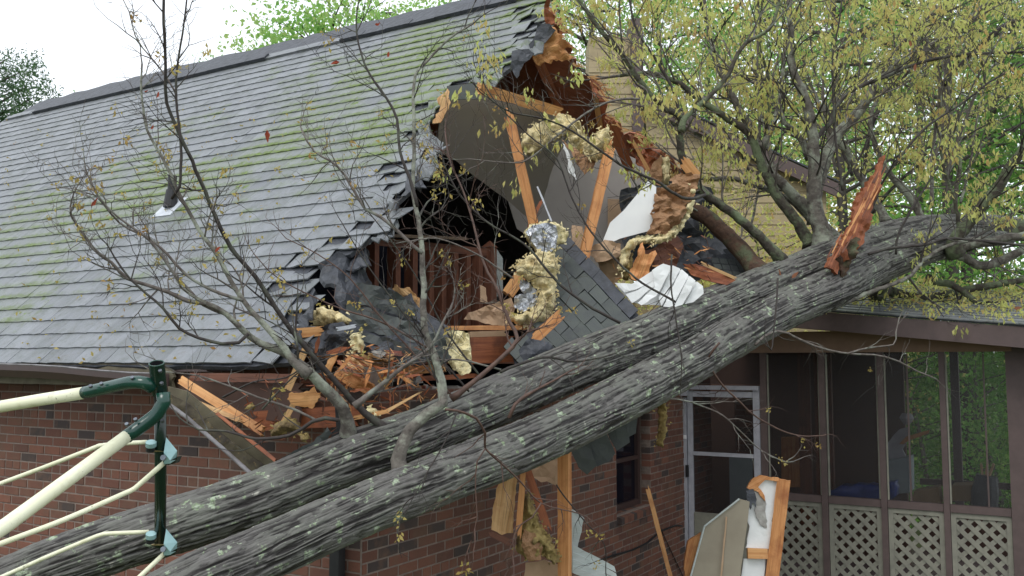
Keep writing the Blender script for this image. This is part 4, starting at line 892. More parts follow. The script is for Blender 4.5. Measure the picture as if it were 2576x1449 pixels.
sh('torn_fibre', None, None, [(1876, 1234), (1896, 1230), (1902, 1252), (1900, 1276), (1892, 1264), (1888, 1282), (1880, 1262)], PY - .03, 'tar_paper', .01, 0, .02, 5, 2, parent=wp)
sh('grey_pulp', None, None, [(1896, 1228), (1914, 1234), (1926, 1262), (1930, 1330), (1912, 1320), (1900, 1290)], PY - .0, 'mortar_rubble', .01, 0, .02, 6, 2, parent=wp)
bd('stile', None, None, (1972, 1206), (1900, 1800), PY, PY, 32, .05, 'wood_fresh', .005, 0, parent=wp)
bd('rail', None, None, (1880, 1392), (1930, 1393), PY - .01, PY - .01, 25, .04, 'wood_orange', .0, .0, parent=wp)
sh('rail', None, None, [(1880, 1228), (1892, 1208), (1915, 1196), (1960, 1202), (1960, 1212), (1925, 1208), (1908, 1226), (1924, 1248), (1926, 1262), (1908, 1238), (1890, 1234)], PY - .02, 'wood_fresh', .03, 0, .01, 8, 2, parent=wp)
sh('stile', None, None, [(1731, 1362), (1764, 1340), (1752, 1400), (1735, 1450), (1724, 1500), (1722, 1420)], PY, 'wood_fresh', .04, 0, .0, 12, 2, parent=wp)
# ================================================================== SCREENED PORCH
DP = D_PORCH
porch = thing('screened_porch', 'brown screened porch with white lattice panels below its windows', 'porch', on_d(2200, 1430, DP) * 1)
def pp(x, y, d=DP): return on_d(x, y, d)
def pbox(x0, y0, x1, y1, name, mat, parent, d=DP, th=.06, kind=None):      # a box on the porch front, outline given by its image corners
    a, b = pp(x0, y0, d), pp(x1, y1, d); ha = abs((a - b).dot(AV)) / 2; hz = abs(a.z - b.z) / 2
    m = MB(); m.box((a + b) / 2 + NV * th / 2, AV * ha, NV * th / 2, UP * hz); return m.build(name, mat, parent, kind=kind)
flr = on_d(2200, 1452, DP).z
aP = lambda x: (pp(x, 900) - CAM).dot(AV)
def vpost(xa, xb, z0, z1, name, mat, parent, d=DP, th=.09):
    a0, a1 = aP(xa) , aP(xb); m = MB(); m.box(AV * (a0 + a1) / 2 + NV * (d + th / 2) + UP * ((z0 + z1) / 2), AV * abs(a0 - a1) / 2, NV * th / 2, UP * abs(z1 - z0) / 2); return m.build(name, mat, parent)
FLOOR = .45; zbeam = pp(2200, 886).z; zrail = pp(2066, 1256).z
for xa, xb in ((1911, 1926), (2058, 2073), (2205, 2220), (2360, 2375), (2528, 2605), (2760, 2775), (2930, 2945)): vpost(xa, xb, 0.1, zbeam, 'post', 'brown_paint', porch, DP - .01, .1)
for xa, xb in ((1927, 1930), (2074, 2078), (2221, 2225), (2376, 2380), (2054, 2057), (2200, 2204)): vpost(xa, xb, zrail + .04, zbeam - .02, 'screen_strip', 'lattice_paint', porch, DP + .02, .02)
for xa, xb in ((2277, 2281), (2470, 2474)): vpost(xa, xb, zrail + .04, zbeam - .02, 'mullion', 'brown_paint', porch, DP + .02, .03)
def hbar(xa, xb, z0, z1, name, mat, parent, d, th):
    a0, a1 = aP(xa), aP(xb); m = MB(); m.box(AV * (a0 + a1) / 2 + NV * (d + th / 2) + UP * (z0 + z1) / 2, AV * abs(a0 - a1) / 2, NV * th / 2, UP * (z1 - z0) / 2); return m.build(name, mat, parent)
bays = [(1927, 2057), (2074, 2204), (2221, 2359), (2376, 2527), (2606, 2759), (2776, 2929)]
for xa, xb in bays:
    hbar(xa, xb, zrail - .035, zrail + .035, 'sill_rail', 'brown_paint', porch, DP, .08)
    hbar(xa, xb, zrail + .036, zbeam, 'screen', 'insect_screen', porch, DP + .045, .004)
    # lattice panel: frame and crossed slats
    lp = bpy.data.objects.new('lattice_panel', None); COL.objects.link(lp); lp.parent = porch
    a0, a1 = aP(xb), aP(xa); z0, z1 = .2, zrail - .04; e = .045
    for (c0, c1, y0, y1) in ((a0, a0 + e, z0, z1), (a1 - e, a1, z0, z1), (a0 + e, a1 - e, z1 - e, z1), (a0 + e, a1 - e, z0, z0 + e)):
        m = MB(); m.box(AV * (c0 + c1) / 2 + NV * (DP + .03) + UP * (y0 + y1) / 2, AV * (c1 - c0) / 2, NV * .012, UP * (y1 - y0) / 2); m.build('lattice_frame', 'lattice_paint', lp)
    x0, x1, w0, w1 = a0 + e, a1 - e, z0 + e, z1 - e; sp = .088; sw = .042
    for sgn in (1, -1):
        k = -40
        while k < 60:
            # strip: points with  (u + sgn*w)/sqrt2 in [k*sp, k*sp+sw]
            c = k * sp; poly = [(x0, w0), (x1, w0), (x1, w1), (x0, w1)]
            f = lambda p: (p[0] + sgn * p[1]) / math.sqrt(2)
            for lim, sg in ((c, 1), (c + sw, -1)):
                out = []
                for i in range(len(poly)):
                    p, q = poly[i], poly[(i + 1) % len(poly)]; fp, fq = sg * (f(p) - lim), sg * (f(q) - lim)
                    if fp >= 0: out.append(p)
                    if fp * fq < 0: t = fp / (fp - fq); out.append((p[0] + (q[0] - p[0]) * t, p[1] + (q[1] - p[1]) * t))
                poly = out
                if not poly: break
            if len(poly) >= 3:
                d0 = DP + .03 + (.007 if sgn > 0 else -.001)
                m = MB(); P = [AV * u + NV * d0 + UP * v for u, v in poly]
                nrm = (P[1] - P[0]).cross(P[2] - P[0]); P = P if nrm.dot(-NV) > 0 else P[::-1]
                m.prism(P, NV * .007); m.build('slat', 'lattice_paint', lp)
            k += 1
# beam, sloping fascia, soffit and roof
hbar(1860, 2546, zbeam, zbeam + .22, 'beam', 'tan_paint', porch, DP - .03, .1)
hbar(2547, 2960, zbeam, zbeam + .3, 'beam_end', 'brown_paint', porch, DP - .06, .14)
DE = DP - .42
E0, E1 = on_d(2030, 777, DE), on_d(2576, 817, DE); ed = (E1 - E0).normalized(); E2 = E1 + ed * 1.6; Em = E0 - ed * 1.2
up = (NV * 1.0 + UP * .2).normalized(); pn = ed.cross(up).normalized(); pn = pn if pn.z > 0 else -pn
m = MB(); m.v = []; fh0, fh1 = .17, .2
m.prism([Em - UP * .02, E2 - UP * .02, E2 - UP * (.02 + fh1), Em - UP * (.02 + fh0)], NV * .03); m.build('fascia', 'brown_paint', porch)
m = MB(); m.prism([Em - UP * .2 + NV * .03, E2 - UP * .215 + NV * .03, E2 + NV * .42 - UP * .2, Em + NV * .42 - UP * .19], UP * .012); m.build('soffit', 'tan_paint', porch)
DEP = 2.3
m = MB(); m.prism([Em, E2, E2 + up * DEP, Em + up * DEP], -pn * .018 if True else 0); m.build('roof_deck', 'tar_paper', porch)
BRp = Matrix((tuple(ed), tuple(up), tuple(pn))).transposed().to_4x4()
if BRp.determinant() < 0: BRp = Matrix((tuple(-ed), tuple(up), tuple(pn))).transposed().to_4x4()
Lp = (E2 - Em).length
for c in range(15):
    u = -.1 + R.random() * .2
    while u < Lp - .2:
        wt = R.choice((.165, .18, .19, .205, .22)); q = Em + ed * (u + wt / 2) + up * (c * .15 - .02)
        V, F_, me = shapes[(wt, R.choice((0, 0, 1)))]; x, y, _ = proj(q)
        if 2040 < x < 2600: inst('shingle', me, porch, Matrix.Translation(q) @ BRp)
        u += wt
# door
hbar(1732, 1910, pp(1815, 966).z, zbeam + .1, 'transom_screen', 'insect_screen', porch, DP + .045, .004)
hbar(1690, 1860, zbeam + .1, zbeam + .3, 'beam', 'brown_paint', porch, DP - .02, .1)
dr = bpy.data.objects.new('screen_door', None); COL.objects.link(dr); dr.parent = porch
ztop = pp(1815, 970).z; dl = DP - .04
vpost(1704, 1728, .1, pp(1710, 1000).z, 'door_frame', 'door_metal', dr, dl - .03, .1)
vpost(1730, 1742, .42, ztop - .06, 'stile', 'door_metal', dr, dl, .035); vpost(1894, 1909, .42, ztop - .01, 'stile', 'door_metal', dr, dl, .035)
hbar(1720, 1909, ztop - .045, ztop, 'head', 'door_metal', dr, dl - .02, .06); hbar(1743, 1893, ztop - .125, ztop - .065, 'rail', 'door_metal', dr, dl, .03)
zm = pp(1815, 1143).z; hbar(1743, 1893, zm - .02, zm + .02, 'rail', 'door_metal', dr, dl, .03)
zk = pp(1800, 1291).z; hbar(1743, 1893, .42, zk, 'kick_panel', 'lattice_paint', dr, dl, .03)
hbar(1743, 1893, zm + .02, ztop - .125, 'upper_screen', 'insect_screen', dr, dl + .015, .004); hbar(1743, 1893, zk, zm - .02, 'lower_screen', 'insect_screen', dr, dl + .015, .004)
pbox(1724, 1170, 1731, 1200, 'door_handle', 'rubber', dr, dl - .04, .03)
pbox(1706, 978, 1726, 996, 'door_lamp', 'door_metal', porch, dl - .12, .08)
pbox(1719, 1094, 1727, 1104, 'door_tag', 'drywall_white', porch, dl - .035, .003)
# porch body
def pslab(name, a0, a1, d0, d1, z0, z1, mat): m = MB(); m.box(AV * (a0 + a1) / 2 + NV * (d0 + d1) / 2 + UP * (z0 + z1) / 2, AV * abs(a1 - a0) / 2, NV * abs(d1 - d0) / 2, UP * abs(z1 - z0) / 2); return m.build(name, mat, porch)
aa0, aa1 = aP(2960), A_WALL - .02
pslab('floor', aa0, aa1, DP + .1, DP + 3.6, FLOOR - .1, FLOOR, 'brown_paint')
pslab('ceiling', aa0, aa1, DP + .1, DP + 3.6, zbeam + .2, zbeam + .22, 'brown_paint')
pslab('inner_wall', aP(2190), A_WALL + 1.8, DP + 2.3, DP + 2.4, FLOOR, zbeam + .2, 'brown_panel')
pslab('far_rail', aa0, aP(2190), DP + 3.5, DP + 3.55, FLOOR + .85, FLOOR + .93, 'brown_paint')
pslab('far_board', aa0, aP(2190), DP + 3.5, DP + 3.53, FLOOR, FLOOR + .55, 'brown_panel')
for xx in (2235, 2420, 2700): a = aP(xx) - .3; pslab('far_post', a - .05, a + .05, DP + 3.45, DP + 3.55, FLOOR, zbeam + .2, 'brown_paint')
for xx, w_ in ((1975, 22), (2010, 10), (2040, 12)): a = aP(xx); pslab('curtain_fold', a - w_ * .003, a + w_ * .003, DP + .8, DP + .86, FLOOR + .6, zbeam, 'wood_dark')
# brick pillar and pale panel seen through the door
pl = bpy.data.objects.new('brick_pillar', None); COL.objects.link(pl); pl.parent = porch
a0, a1 = aP(1815) - .15, aP(1770) - .1
m = MB(); m.box(AV * (a0 + a1) / 2 + NV * (DP + .9) + UP * 1.5, AV * abs(a1 - a0) / 2, NV * .1, UP * 1.1); m.build('mortar_bed', 'mortar', pl)
z = .5; r = 0
while z < 2.4:
    for k in range(-1, 2):
        l = .2; c = (a0 + a1) / 2 + (k + (.5 if r % 2 else 0)) * .21; lo, hi = max(c - .1, min(a0, a1)), min(c + .1, max(a0, a1))
        if hi - lo > .04: m = MB(); m.box(AV * (lo + hi) / 2 + NV * (DP + .79) + UP * z, AV * (hi - lo) / 2, NV * .03, UP * .0288); m.build('brick', 'brick', pl)
    z += .0677; r += 1
pbox(1834, 1150, 1896, 1420, 'pale_panel', 'door_panel', porch, DP + .7, .04)
# things inside the porch
def inside_box(name, label, cat, pts, d, mat, th=.05): return sh(name, label, cat, pts, 0, mat, th, 0, .0, 30, 1, plane=lambda x, y: on_d(x, y, d))
tp = thing('blue_tarp', 'folded blue tarp lying behind the porch window sill', 'tarp', on_d(2150, 1260, DP + .6))
inside_box('box', 'brown cupboard standing inside the porch behind the first lattice bay', 'cupboard', [(1965, 1100), (2030, 1100), (2032, 1226), (1966, 1226)], DP + 1.2, 'wood_fresh')
m = sheet_geo([(2086, 1236), (2110, 1224), (2205, 1222), (2250, 1214), (2252, 1250), (2230, 1262), (2090, 1262)], 0, .3, 0, .04, 9, 3, lambda x, y: on_d(x, y, DP + .5)); m.build('cloth', 'blue_tarp', tp, smooth=True)
inside_box('white_cabinet', 'pale green grey cabinet standing inside the porch', 'cabinet', [(2222, 1160), (2286, 1150), (2288, 1240), (2222, 1244)], DP + 1.1, 'door_panel', .4)
sh('grey_board', 'grey panel leaning inside the porch above the pale cabinet', 'board', [(2222, 1125), (2262, 1080), (2284, 1074), (2290, 1100), (2270, 1130), (2280, 1150), (2222, 1160)], 0, 'door_metal', .03, 0, 0, 20, 1, plane=lambda x, y: on_d(x, y, DP + 1.3))
sh('orange_board', 'orange board end poking up inside the porch beside the grey panel', 'board', [(2262, 1116), (2280, 1098), (2338, 1082), (2336, 1090), (2286, 1108), (2272, 1118)], 0, 'wood_fresh', .03, 0, 0, 20, 1, plane=lambda x, y: on_d(x, y, DP + 1.25))
inside_box('small_box', 'small cardboard box on the porch behind the last window', 'box', [(2394, 1222), (2450, 1220), (2450, 1262), (2392, 1260)], DP + .9, 'cardboard', .3)
inside_box('low_box', 'wide low cardboard box on the porch beside the blue tarp', 'box', [(2300, 1236), (2360, 1226), (2366, 1270), (2290, 1266)], DP + .8, 'cardboard', .3)
bgo = thing('golf_bag', 'dark blue bag with sticks poking out standing in the porch corner', 'bag', on_d(2480, 1275, DP + .8))
m = MB(); m.tube([on_d(2476, 1290, DP + .8), on_d(2478, 1240, DP + .8), on_d(2482, 1196, DP + .8)], [.12, .13, .1], 12); m.build('bag', 'tar_paper', bgo)
for dx in (-10, -2, 6): m = MB(); m.tube([on_d(2482 + dx, 1200, DP + .8), on_d(2488 + dx * 2, 1166, DP + .8)], .012, 6); m.build('stick', 'tan_board', bgo)
hl = thing('hanging_lamp', 'small dark round lamp hanging inside the porch', 'lamp', on_d(2281, 1040, DP + .9))
m = MB(); m.tube([on_d(2281, 1040, DP + .9), on_d(2281, 1052, DP + .9), on_d(2281, 1068, DP + .9)], [.05, .075, .03], 12); m.build('shade', 'door_metal', hl); m = MB(); m.tube([on_d(2281, 1040, DP + .9), AV * (on_d(2281, 1040, DP + .9) - CAM).dot(AV) + NV * (DP + .9) + UP * (zbeam + .2)], .004, 5); m.build('cord', 'rubber', hl)
# neighbouring wing with tan siding and dark rake
def wing():
    o = thing('tan_wing', 'tan sided house wing with a dark sloping rake board behind the branches', 'building', at(1800, 900, 15.5))
    Yw = 15.5
    def siding(x0, x1, ytop, ybot, name='siding_board', Y=Yw):
        p0 = at(x0, ytop(x0), Y); H = .19; z = at(x0, ybot, Y).z
        xa, xb = at(x0, 500, Y).x, at(x1, 500, Y).x
        zt = lambda X: at(x0 + (X - xa) / (xb - xa) * (x1 - x0), ytop(x0 + (X - xa) / (xb - xa) * (x1 - x0)), Y).z
        while True:
            ztl, ztr = zt(xa), zt(xb)
            if z > max(ztl, ztr): break
            # length of this board under the rake
            xr = xb
            if ztr < z + H: xr = xa + (xb - xa) * max(0, min(1, (ztl - z - H) / (ztl - ztr))) if ztl > z + H else xa
            if xr - xa > .1: m = MB(); m.prism([(xa, Y + .02, z), (xr, Y + .02, z), (xr, Y, z + 0.004), (xa, Y, z + .004)][:2] + [(xr, Y + .035, z + H), (xa, Y + .035, z + H)], (0, .02, 0)); m.build(name, 'siding_tan', o)
            z += H
    siding(1484, 1592, lambda x: 150, 480)                       # chimney chase
    m = MB(); m.box(at(1604, 260, Yw) + Vector((0, .3, -.4)), (.1, 0, 0), (0, .35, 0), (0, 0, 1.9)); m.build('corner_board', 'brown_paint', o)
    siding(1628, 2080, lambda x: 262 + (x - 1628) * .46, 900)
    m = MB(); a, b = at(1610, 232, Yw - .15), at(2110, 462, Yw - .15); m.prism([a, b, b - UP * .24, a - UP * .24], (0, .05, 0)); m.build('rake_board', 'brown_paint', o)
    m = MB(); c = a + Vector((0, 0, .03)); d = b + Vector((0, 0, .03)); m.prism([c, d, d + Vector((0, 5, 0)), c + Vector((0, 5, 0))], (0, 0, .03)); m.build('roof', 'tar_paper', o)
    m = MB(); m.box(at(1780, 900, Yw) + Vector((0, 2.4, -1)), (2.6, 0, 0), (0, 2.2, 0), (0, 0, 2.3)); m.build('wall', 'siding_tan', o)
    m = MB(); m.box(at(1538, 400, Yw) + Vector((0, .5, -.8)), (.36, 0, 0), (0, .4, 0), (0, 0, 3.0)); m.build('chimney_core', 'siding_tan', o)
wing()
# ================================================================== METAL TUBE FRAME
fr = thing('climbing_frame', 'green and cream metal tube frame standing in front of the fallen trunks', 'play frame', Vector((at(403, 1372, 3.0).x, 3.0, 0)))
def ft(name, pts, wpx, mat, n=14, parent=fr, step=.02, caps=True, taper=None, Y=None):
    P = [tuple(at(x, y, d + ft_tilt(x, y))) for x, y, d in pts]; C = catmull(P, step) if step else np.array(P)
    k = len(C); 
    if hasattr(wpx, '__len__'): rad = [(wpx[0] + (wpx[1] - wpx[0]) * i / (k - 1)) for i in range(k)]
    else: rad = wpx
    m = MB(); m.tube(C, rad, n, caps=caps); return m.build(name, mat, parent, smooth=True)
FR = 3.0
def ft_tilt(x, y): return (min(y, 1400) - 1140) / 460 * .26 * max(0, min(1, (x - 150) / 200))
SA, SB = at(394, 914, FR + ft_tilt(400, 914)), at(402, 990, FR + ft_tilt(400, 990)); sd = (SA - SB).normalized(); r0 = 18.5 * FR / F
m = MB(); m.tube([SB, SA], [r0, r0], 24, caps=False); m.build('sleeve', 'dark_green_enamel', fr, smooth=True)
m = MB(); m.tube([SA - sd * .0, SA - sd * .14], [r0 * .82, r0 * .82], 24, caps=True); m.f = m.f[:-2] + [m.f[-1]]; m.uv = m.uv[:-48] + m.uv[-24:]; m.fr = m.fr[:-1]; m.build('sleeve_bore', 'rubber', fr)
m = MB(); X_ = sd.cross(Vector((0, 1, 0))).normalized(); Y_ = sd.cross(X_)
m.tube([SA + (X_ * math.cos(t) + Y_ * math.sin(t)) * r0 * .92 for t in [2 * math.pi * i / 28 for i in range(29)]], r0 * .09, 6, caps=False); m.build('sleeve_rim', 'green_enamel', fr, smooth=True)
ft('post', [(403, 985, FR), (404, 1180, FR), (403, 1372, FR)], 14.2 * FR / F, 'dark_green_enamel', 18, step=.3)
ft('elbow', [(384, 976, FR - .02), (366, 964, FR - .03), (330, 962, FR - .02), (275, 974, FR + .0), (213, 988, FR + .02)], 16 * FR / F, 'green_enamel')
ft('arm', [(214, 988, FR + .02), (100, 1006, FR + .06), (-40, 1030, FR + .1), (-1000, 1196, FR + .36)], 15.5 * FR / F, 'cream_metal', step=.2)
ft('elbow', [(410, 988, FR - .03), (412, 1012, FR - .045), (396, 1040, FR - .06), (358, 1070, FR - .09), (316, 1100, FR - .13)], 16.5 * FR / F, 'green_enamel')
ft('arm', [(318, 1098, FR - .13), (160, 1215, FR - .38), (20, 1318, FR - .6), (-60, 1372, FR - .7), (-700, 1810, FR - 1.25)], 15.5 * FR / F, 'cream_metal', step=.2)
ft('side_bar', [(368, 1112, FR + .02), (300, 1116, FR + .04), (250, 1121, FR + .06), (238, 1126, FR + .06), (120, 1172, FR + .1), (-30, 1228, FR + .16), (-1000, 1590, FR + .5)], 5.6 * FR / F, 'cream_metal', 10, step=.03)
ft('side_bar', [(414, 1163, FR - .03), (340, 1228, FR - .08), (330, 1234, FR - .085), (316, 1240, FR - .09), (160, 1308, FR - .2), (-20, 1376, FR - .33), (-800, 1672, FR - .8)], 6.4 * FR / F, 'cream_metal', 10, step=.03)
ft('side_bar', [(374, 1338, FR + .02), (262, 1343, FR + .04), (245, 1348, FR + .05), (120, 1400, FR + .1), (-20, 1462, FR + .16), (-900, 1850, FR + .5)], 5.4 * FR / F, 'cream_metal', 10, step=.03)
ft('side_bar', [(414, 1392, FR - .03), (380, 1424, FR - .05), (300, 1500, FR - .1), (-500, 2160, FR - .6)], 6.0 * FR / F, 'cream_metal', 10, step=.2)
for dy in (0, 230):
    y = 1135 + dy
    def P_(x, yy, d=0): return at(x, yy + dy, FR + d + ft_tilt(400, yy + dy))
    m = MB(); m.prism([P_(418, 1100, -.0), P_(446, 1134, .0), P_(444, 1148, .0), P_(428, 1158, -.045), P_(412, 1160, -.05), P_(412, 1138, -.05)], P_(418, 1108, 0) - P_(418, 1100, 0)); m.build('bracket', 'galvanised', fr)
    m = MB(); m.prism([P_(410, 1160, -.045), P_(428, 1159, -.045), P_(447, 1149, 0), P_(440, 1166, 0), P_(424, 1170, -.045), P_(412, 1168, -.045)], Vector((0, .04, 0))); m.build('bracket_shadow_side', 'dark_green_enamel', fr)  # bracket's shaded side, its shade put into the dark colour
    m = MB(); m.tube([P_(380, 1112, -.03), P_(380, 1122, -.03)], .017, 12); m.build('clamp', 'galvanised', fr)
    m = MB(); m.tube([P_(378, 1122, -.028), P_(378, 1134, -.028)], .014, 12); m.build('clamp_base', 'rubber', fr)
    m = MB(); c = P_(400, 1136 + (4 if dy else 0)); m.tube([Vector((c.x + math.cos(t) * .0225, c.y + math.sin(t) * .0225, c.z - .004 * math.sin(t))) for t in [i * math.pi / 12 for i in range(25)]], .0028, 6, caps=False); m.build('ring', 'brass_ring', fr)
    m = MB(); c = P_(412, 1152, -.055); m.tube([c, c + Vector((0, -.008, .002))], .009, 10); m.build('bolt', 'bolt_metal', fr)
for x, y, d in ((229, 974, -.03), (256, 968, -.03), (334, 953, -.04), (320, 1070, -.13), (342, 1058, -.115), (404, 936, -.025), (408, 967, -.025), (409, 1061, -.02)):
    m = MB(); c = at(x, y, FR + d + ft_tilt(x, y)); m.tube([c, c + Vector((0, -.006, .006))], .006, 8); m.build('bolt', 'bolt_metal', fr)
# ================================================================== FALLEN TREE
tree = thing('fallen_tree', 'huge fallen twin-trunk tree lying across the crushed roof corner and porch', 'tree', Vector((at(300, 1449, 4.3).x, 4.3, 0)))
def trunk(name, pts, wpx, nrow=264, seed=1, amp=.010):
    C = catmull([(*at(x, y, Y), w * Y / F / 2) for (x, y, Y), w in zip(pts, wpx)], .0115)
    P = C[:, :3]; rad = C[:, 3]; n = len(P); m = nrow
    T = np.gradient(P, axis=0); T /= np.linalg.norm(T, axis=1)[:, None]
    S = np.concatenate([[0], np.cumsum(np.linalg.norm(np.diff(P, axis=0), axis=1))])
    ref = np.array((0, 0, 1.)); X = np.cross(T, ref); X /= np.linalg.norm(X, axis=1)[:, None]; Y = np.cross(X, T)
    th = np.arange(m) / m; TH, SS = np.meshgrid(th, S); K = 62
    tw = SS * .18
    warp = (vn(TH * 7, SS * 1.6, seed, 7) - .5) * 2.2 + (vn(TH * 24, SS * 9, seed + 5, 24) - .5) * .8
    u = (TH * K + warp + tw * 0)
    r1 = 1 - np.abs(2 * vn(u, SS * 2.6, seed + 1, K) - 1); r2 = 1 - np.abs(2 * vn(u * 2, SS * 11, seed + 2, K * 2) - 1)
    brk = vn(u * 1.0, SS * 16, seed + 7, K); fine = vn(TH * 110, SS * 60, seed + 3, 110)
    h = (r1 ** 1.2) * .62 + r2 * .26 + fine * .12; h = h * (1 - .35 * (brk < .28))
    lump = (vn(TH * 3, SS * 1.3, seed + 4, 3) - .5) * .16 * rad[:, None]
    RR = rad[:, None] + (h - .55) * amp * 2 + lump
    ang = TH * 2 * np.pi
    V = P[:, None, :] + X[:, None, :] * (np.cos(ang) * RR)[..., None] + Y[:, None, :] * (np.sin(ang) * RR)[..., None]
    V = V.reshape(-1, 3) - np.array(tree.location)
    i = np.arange(n - 1)[:, None] * m; j = np.arange(m)[None, :]; a = i + j; b = i + (j + 1) % m
    Fq = np.stack([a, b, b + m, a + m], -1).reshape(-1, 4)
    me = bpy.data.meshes.new(name); me.vertices.add(len(V)); me.vertices.foreach_set('co', V.ravel().astype('f'))
    me.loops.add(Fq.size); me.loops.foreach_set('vertex_index', Fq.ravel().astype('i')); me.polygons.add(len(Fq))
    me.polygons.foreach_set('loop_start', (np.arange(len(Fq)) * 4).astype('i')); me.polygons.foreach_set('use_smooth', np.ones(len(Fq), bool))
    uvl = me.uv_layers.new(name='UVMap'); uu = np.stack([TH * .9, SS], -1).reshape(-1, 2)[Fq.ravel()]
    uvl.data.foreach_set('uv', uu.ravel().astype('f'))
    at_ = me.attributes.new('ridge', 'FLOAT', 'POINT'); at_.data.foreach_set('value', h.ravel().astype('f'))
    me.materials.append(MATS['bark']); me.update(); me.validate()
    o = bpy.data.objects.new(name, me); COL.objects.link(o); o.parent = tree; return o
T1 = [(-260, 1600, 4.2), (0, 1478, 4.35), (300, 1366, 4.55), (644, 1252, 4.85), (894, 1150, 5.15), (1040, 1097, 5.35), (1288, 990, 5.8), (1479, 907, 6.3), (1717, 810, 7.0), (1950, 708, 7.9), (2150, 628, 8.7), (2300, 590, 9.3), (2440, 576, 9.9), (2560, 578, 10.5), (2700, 590, 11)]
W1 = [q * .98 for q in [134, 136, 138, 136, 132, 130, 126, 122, 110, 102, 98, 96, 74, 60, 50]]
T2 = [(100, 1720, 3.75), (442, 1490, 4.05), (644, 1398, 4.35), (894, 1288, 4.7), (1040, 1230, 4.9), (1288, 1132, 5.4), (1479, 1046, 5.9), (1717, 923, 6.7), (1827, 856, 7.1), (1950, 788, 7.6), (2080, 730, 8.1), (2200, 668, 8.6), (2330, 622, 9.1), (2440, 602, 9.6), (2540, 600, 10)]
W2 = [q * .91 for q in [160, 156, 150, 144, 142, 140, 136, 124, 118, 114, 112, 108, 96, 56, 36]]
trunk('trunk', T1, W1, 264, 3); trunk('trunk', T2, W2, 264, 21)
TIPS = []; TIPS_L = []
def grow(mb, p, d, L, r, depth, up=.05, tips=None, spread=.95, n=5):
    P = [p]; rr = [r]; p = Vector(p); d = Vector(d).normalized(); kids = []
    for i in range(n):
        d = (d + Vector((R.gauss(0, .16), R.gauss(0, .16), R.gauss(0, .16) + up))).normalized(); p = p + d * L / n; P.append(p.copy()); rr.append(r * (1 - .75 * (i + 1) / n))
        if depth > 0 and i >= 1 - (depth > 1) and R.random() < .72: kids.append((p.copy(), d.copy(), rr[-1]))
    mb.tube(P, rr, 5 if r < .012 else 6, caps=False)
    if tips is not None: tips.append((P[-1], d)); 
    if tips is not None and depth == 0 and R.random() < .6: tips.append((P[-2], d))
    for q, dd, r_ in kids:
        ax = dd.cross(Vector((R.gauss(0, 1), R.gauss(0, 1), R.gauss(0, 1)))).normalized(); e = (dd + ax * spread * R.uniform(.6, 1.2)).normalized()
        grow(mb, q, e, L * R.uniform(.45, .72), max(r_ * .75, .0016), depth - 1, up, tips, spread, n)
def limb(pts, w0, w1, mat='twig_grey', kids=6, KL=.5, depth=1, tips=None, up=.06, name='branch', side=None, rtw=.004, knot=.08, tk=None, sides=9):
    C = catmull([(*at(x, y, Y), 0) for x, y, Y in pts], .05); n = len(C); P = [Vector(c[:3]) for c in C]
    rad = []
    Y0, Y1 = pts[0][2], pts[-1][2]; WL = w0 if isinstance(w0, list) else [w0, w1]; w0 = WL[0]
    for i in range(n):
        t = i / max(1, n - 1); wv = float(np.interp(t * (len(WL) - 1), range(len(WL)), WL)); rad.append(wv * P[i].y / F / 2 * (1 + knot * (R.random() - .5)) * (1 + (.55 * math.exp(-i / 1.6) if wv > 12 else 0)))
        if i: P[i] = P[i] + Vector((R.gauss(0, .0015), R.gauss(0, .002), R.gauss(0, .0015))) * min(2., rad[i] * 100)
    m = MB(); m.tube(P, rad, sides, jit=.06); o = m.build(name, mat, tree, smooth=True)
    if kids:
        tm = MB()
        for k in range(kids):
            i = int(n * (.18 + .8 * (k + R.random()) / kids)); i = min(i, n - 2); d = (P[i + 1] - P[i]).normalized()
            ax = d.cross(Vector((R.gauss(0, 1), R.gauss(0, .6), R.gauss(0, 1)))).normalized(); e = (d * .7 + ax * R.uniform(.5, 1.1)).normalized()
            grow(tm, P[i], e, KL * R.uniform(.5, 1.3), max(rtw, min(rad[i] * .5, rtw * 1.8)), depth, up, tips)
        # the tip carries on
        grow(tm, P[-1], (P[-1] - P[-2]), KL * .7, max(rtw, rad[-1] * .9), depth, up, tips)
        to = tm.build('twigs', tk or mat, o, kind='stuff')
    return o
L_ = TIPS_L
def d2(pts, Y0, Y1): n = len(pts); return [(x, y, Y0 + (Y1 - Y0) * i / (n - 1)) for i, (x, y) in enumerate(pts)]
# saplings and side branches over the roof
limb(d2([(876, 1112), (872, 1060), (862, 1024), (835, 992), (807, 966), (750, 913), (710, 886), (633, 850), (613, 833), (567, 790), (523, 763)], 5.12, 4.75), [34, 26, 22, 16, 12], 12, 'limb_bark', 3, .35, 1, L_, name='side_branch')
limb(d2([(523, 763), (473, 756), (397, 726), (320, 700), (280, 660), (247, 636), (200, 576), (178, 540), (177, 520)], 4.75, 4.6), 12, 5, 'twig_grey', 8, .28, 2, L_)
limb(d2([(567, 790), (510, 765), (440, 690), (377, 606), (293, 543), (247, 493), (220, 440)], 4.8, 4.6), 9, 4, 'twig_grey', 9, .28, 2, L_)
limb(d2([(625, 840), (600, 862), (560, 864), (500, 850), (450, 825), (410, 775), (330, 705), (290, 650)], 4.8, 4.6), 9, 5, 'twig_dark', 5, .3, 2, L_)
limb(d2([(778, 945), (733, 903), (700, 856), (650, 803), (612, 756), (580, 706), (547, 643), (500, 576), (457, 500), (440, 463), (407, 393), (370, 326), (357, 250), (355, 200), (357, 160)], 4.85, 4.7), [20, 13, 10, 7, 5], 5, 'limb_bark', 12, .3, 2, L_, tk='twig_grey')
limb(d2([(612, 756), (533, 730), (467, 690), (420, 640), (377, 600), (300, 560), (230, 470)], 4.8, 4.75), 9, 4, 'twig_grey', 6, .3, 2, L_)
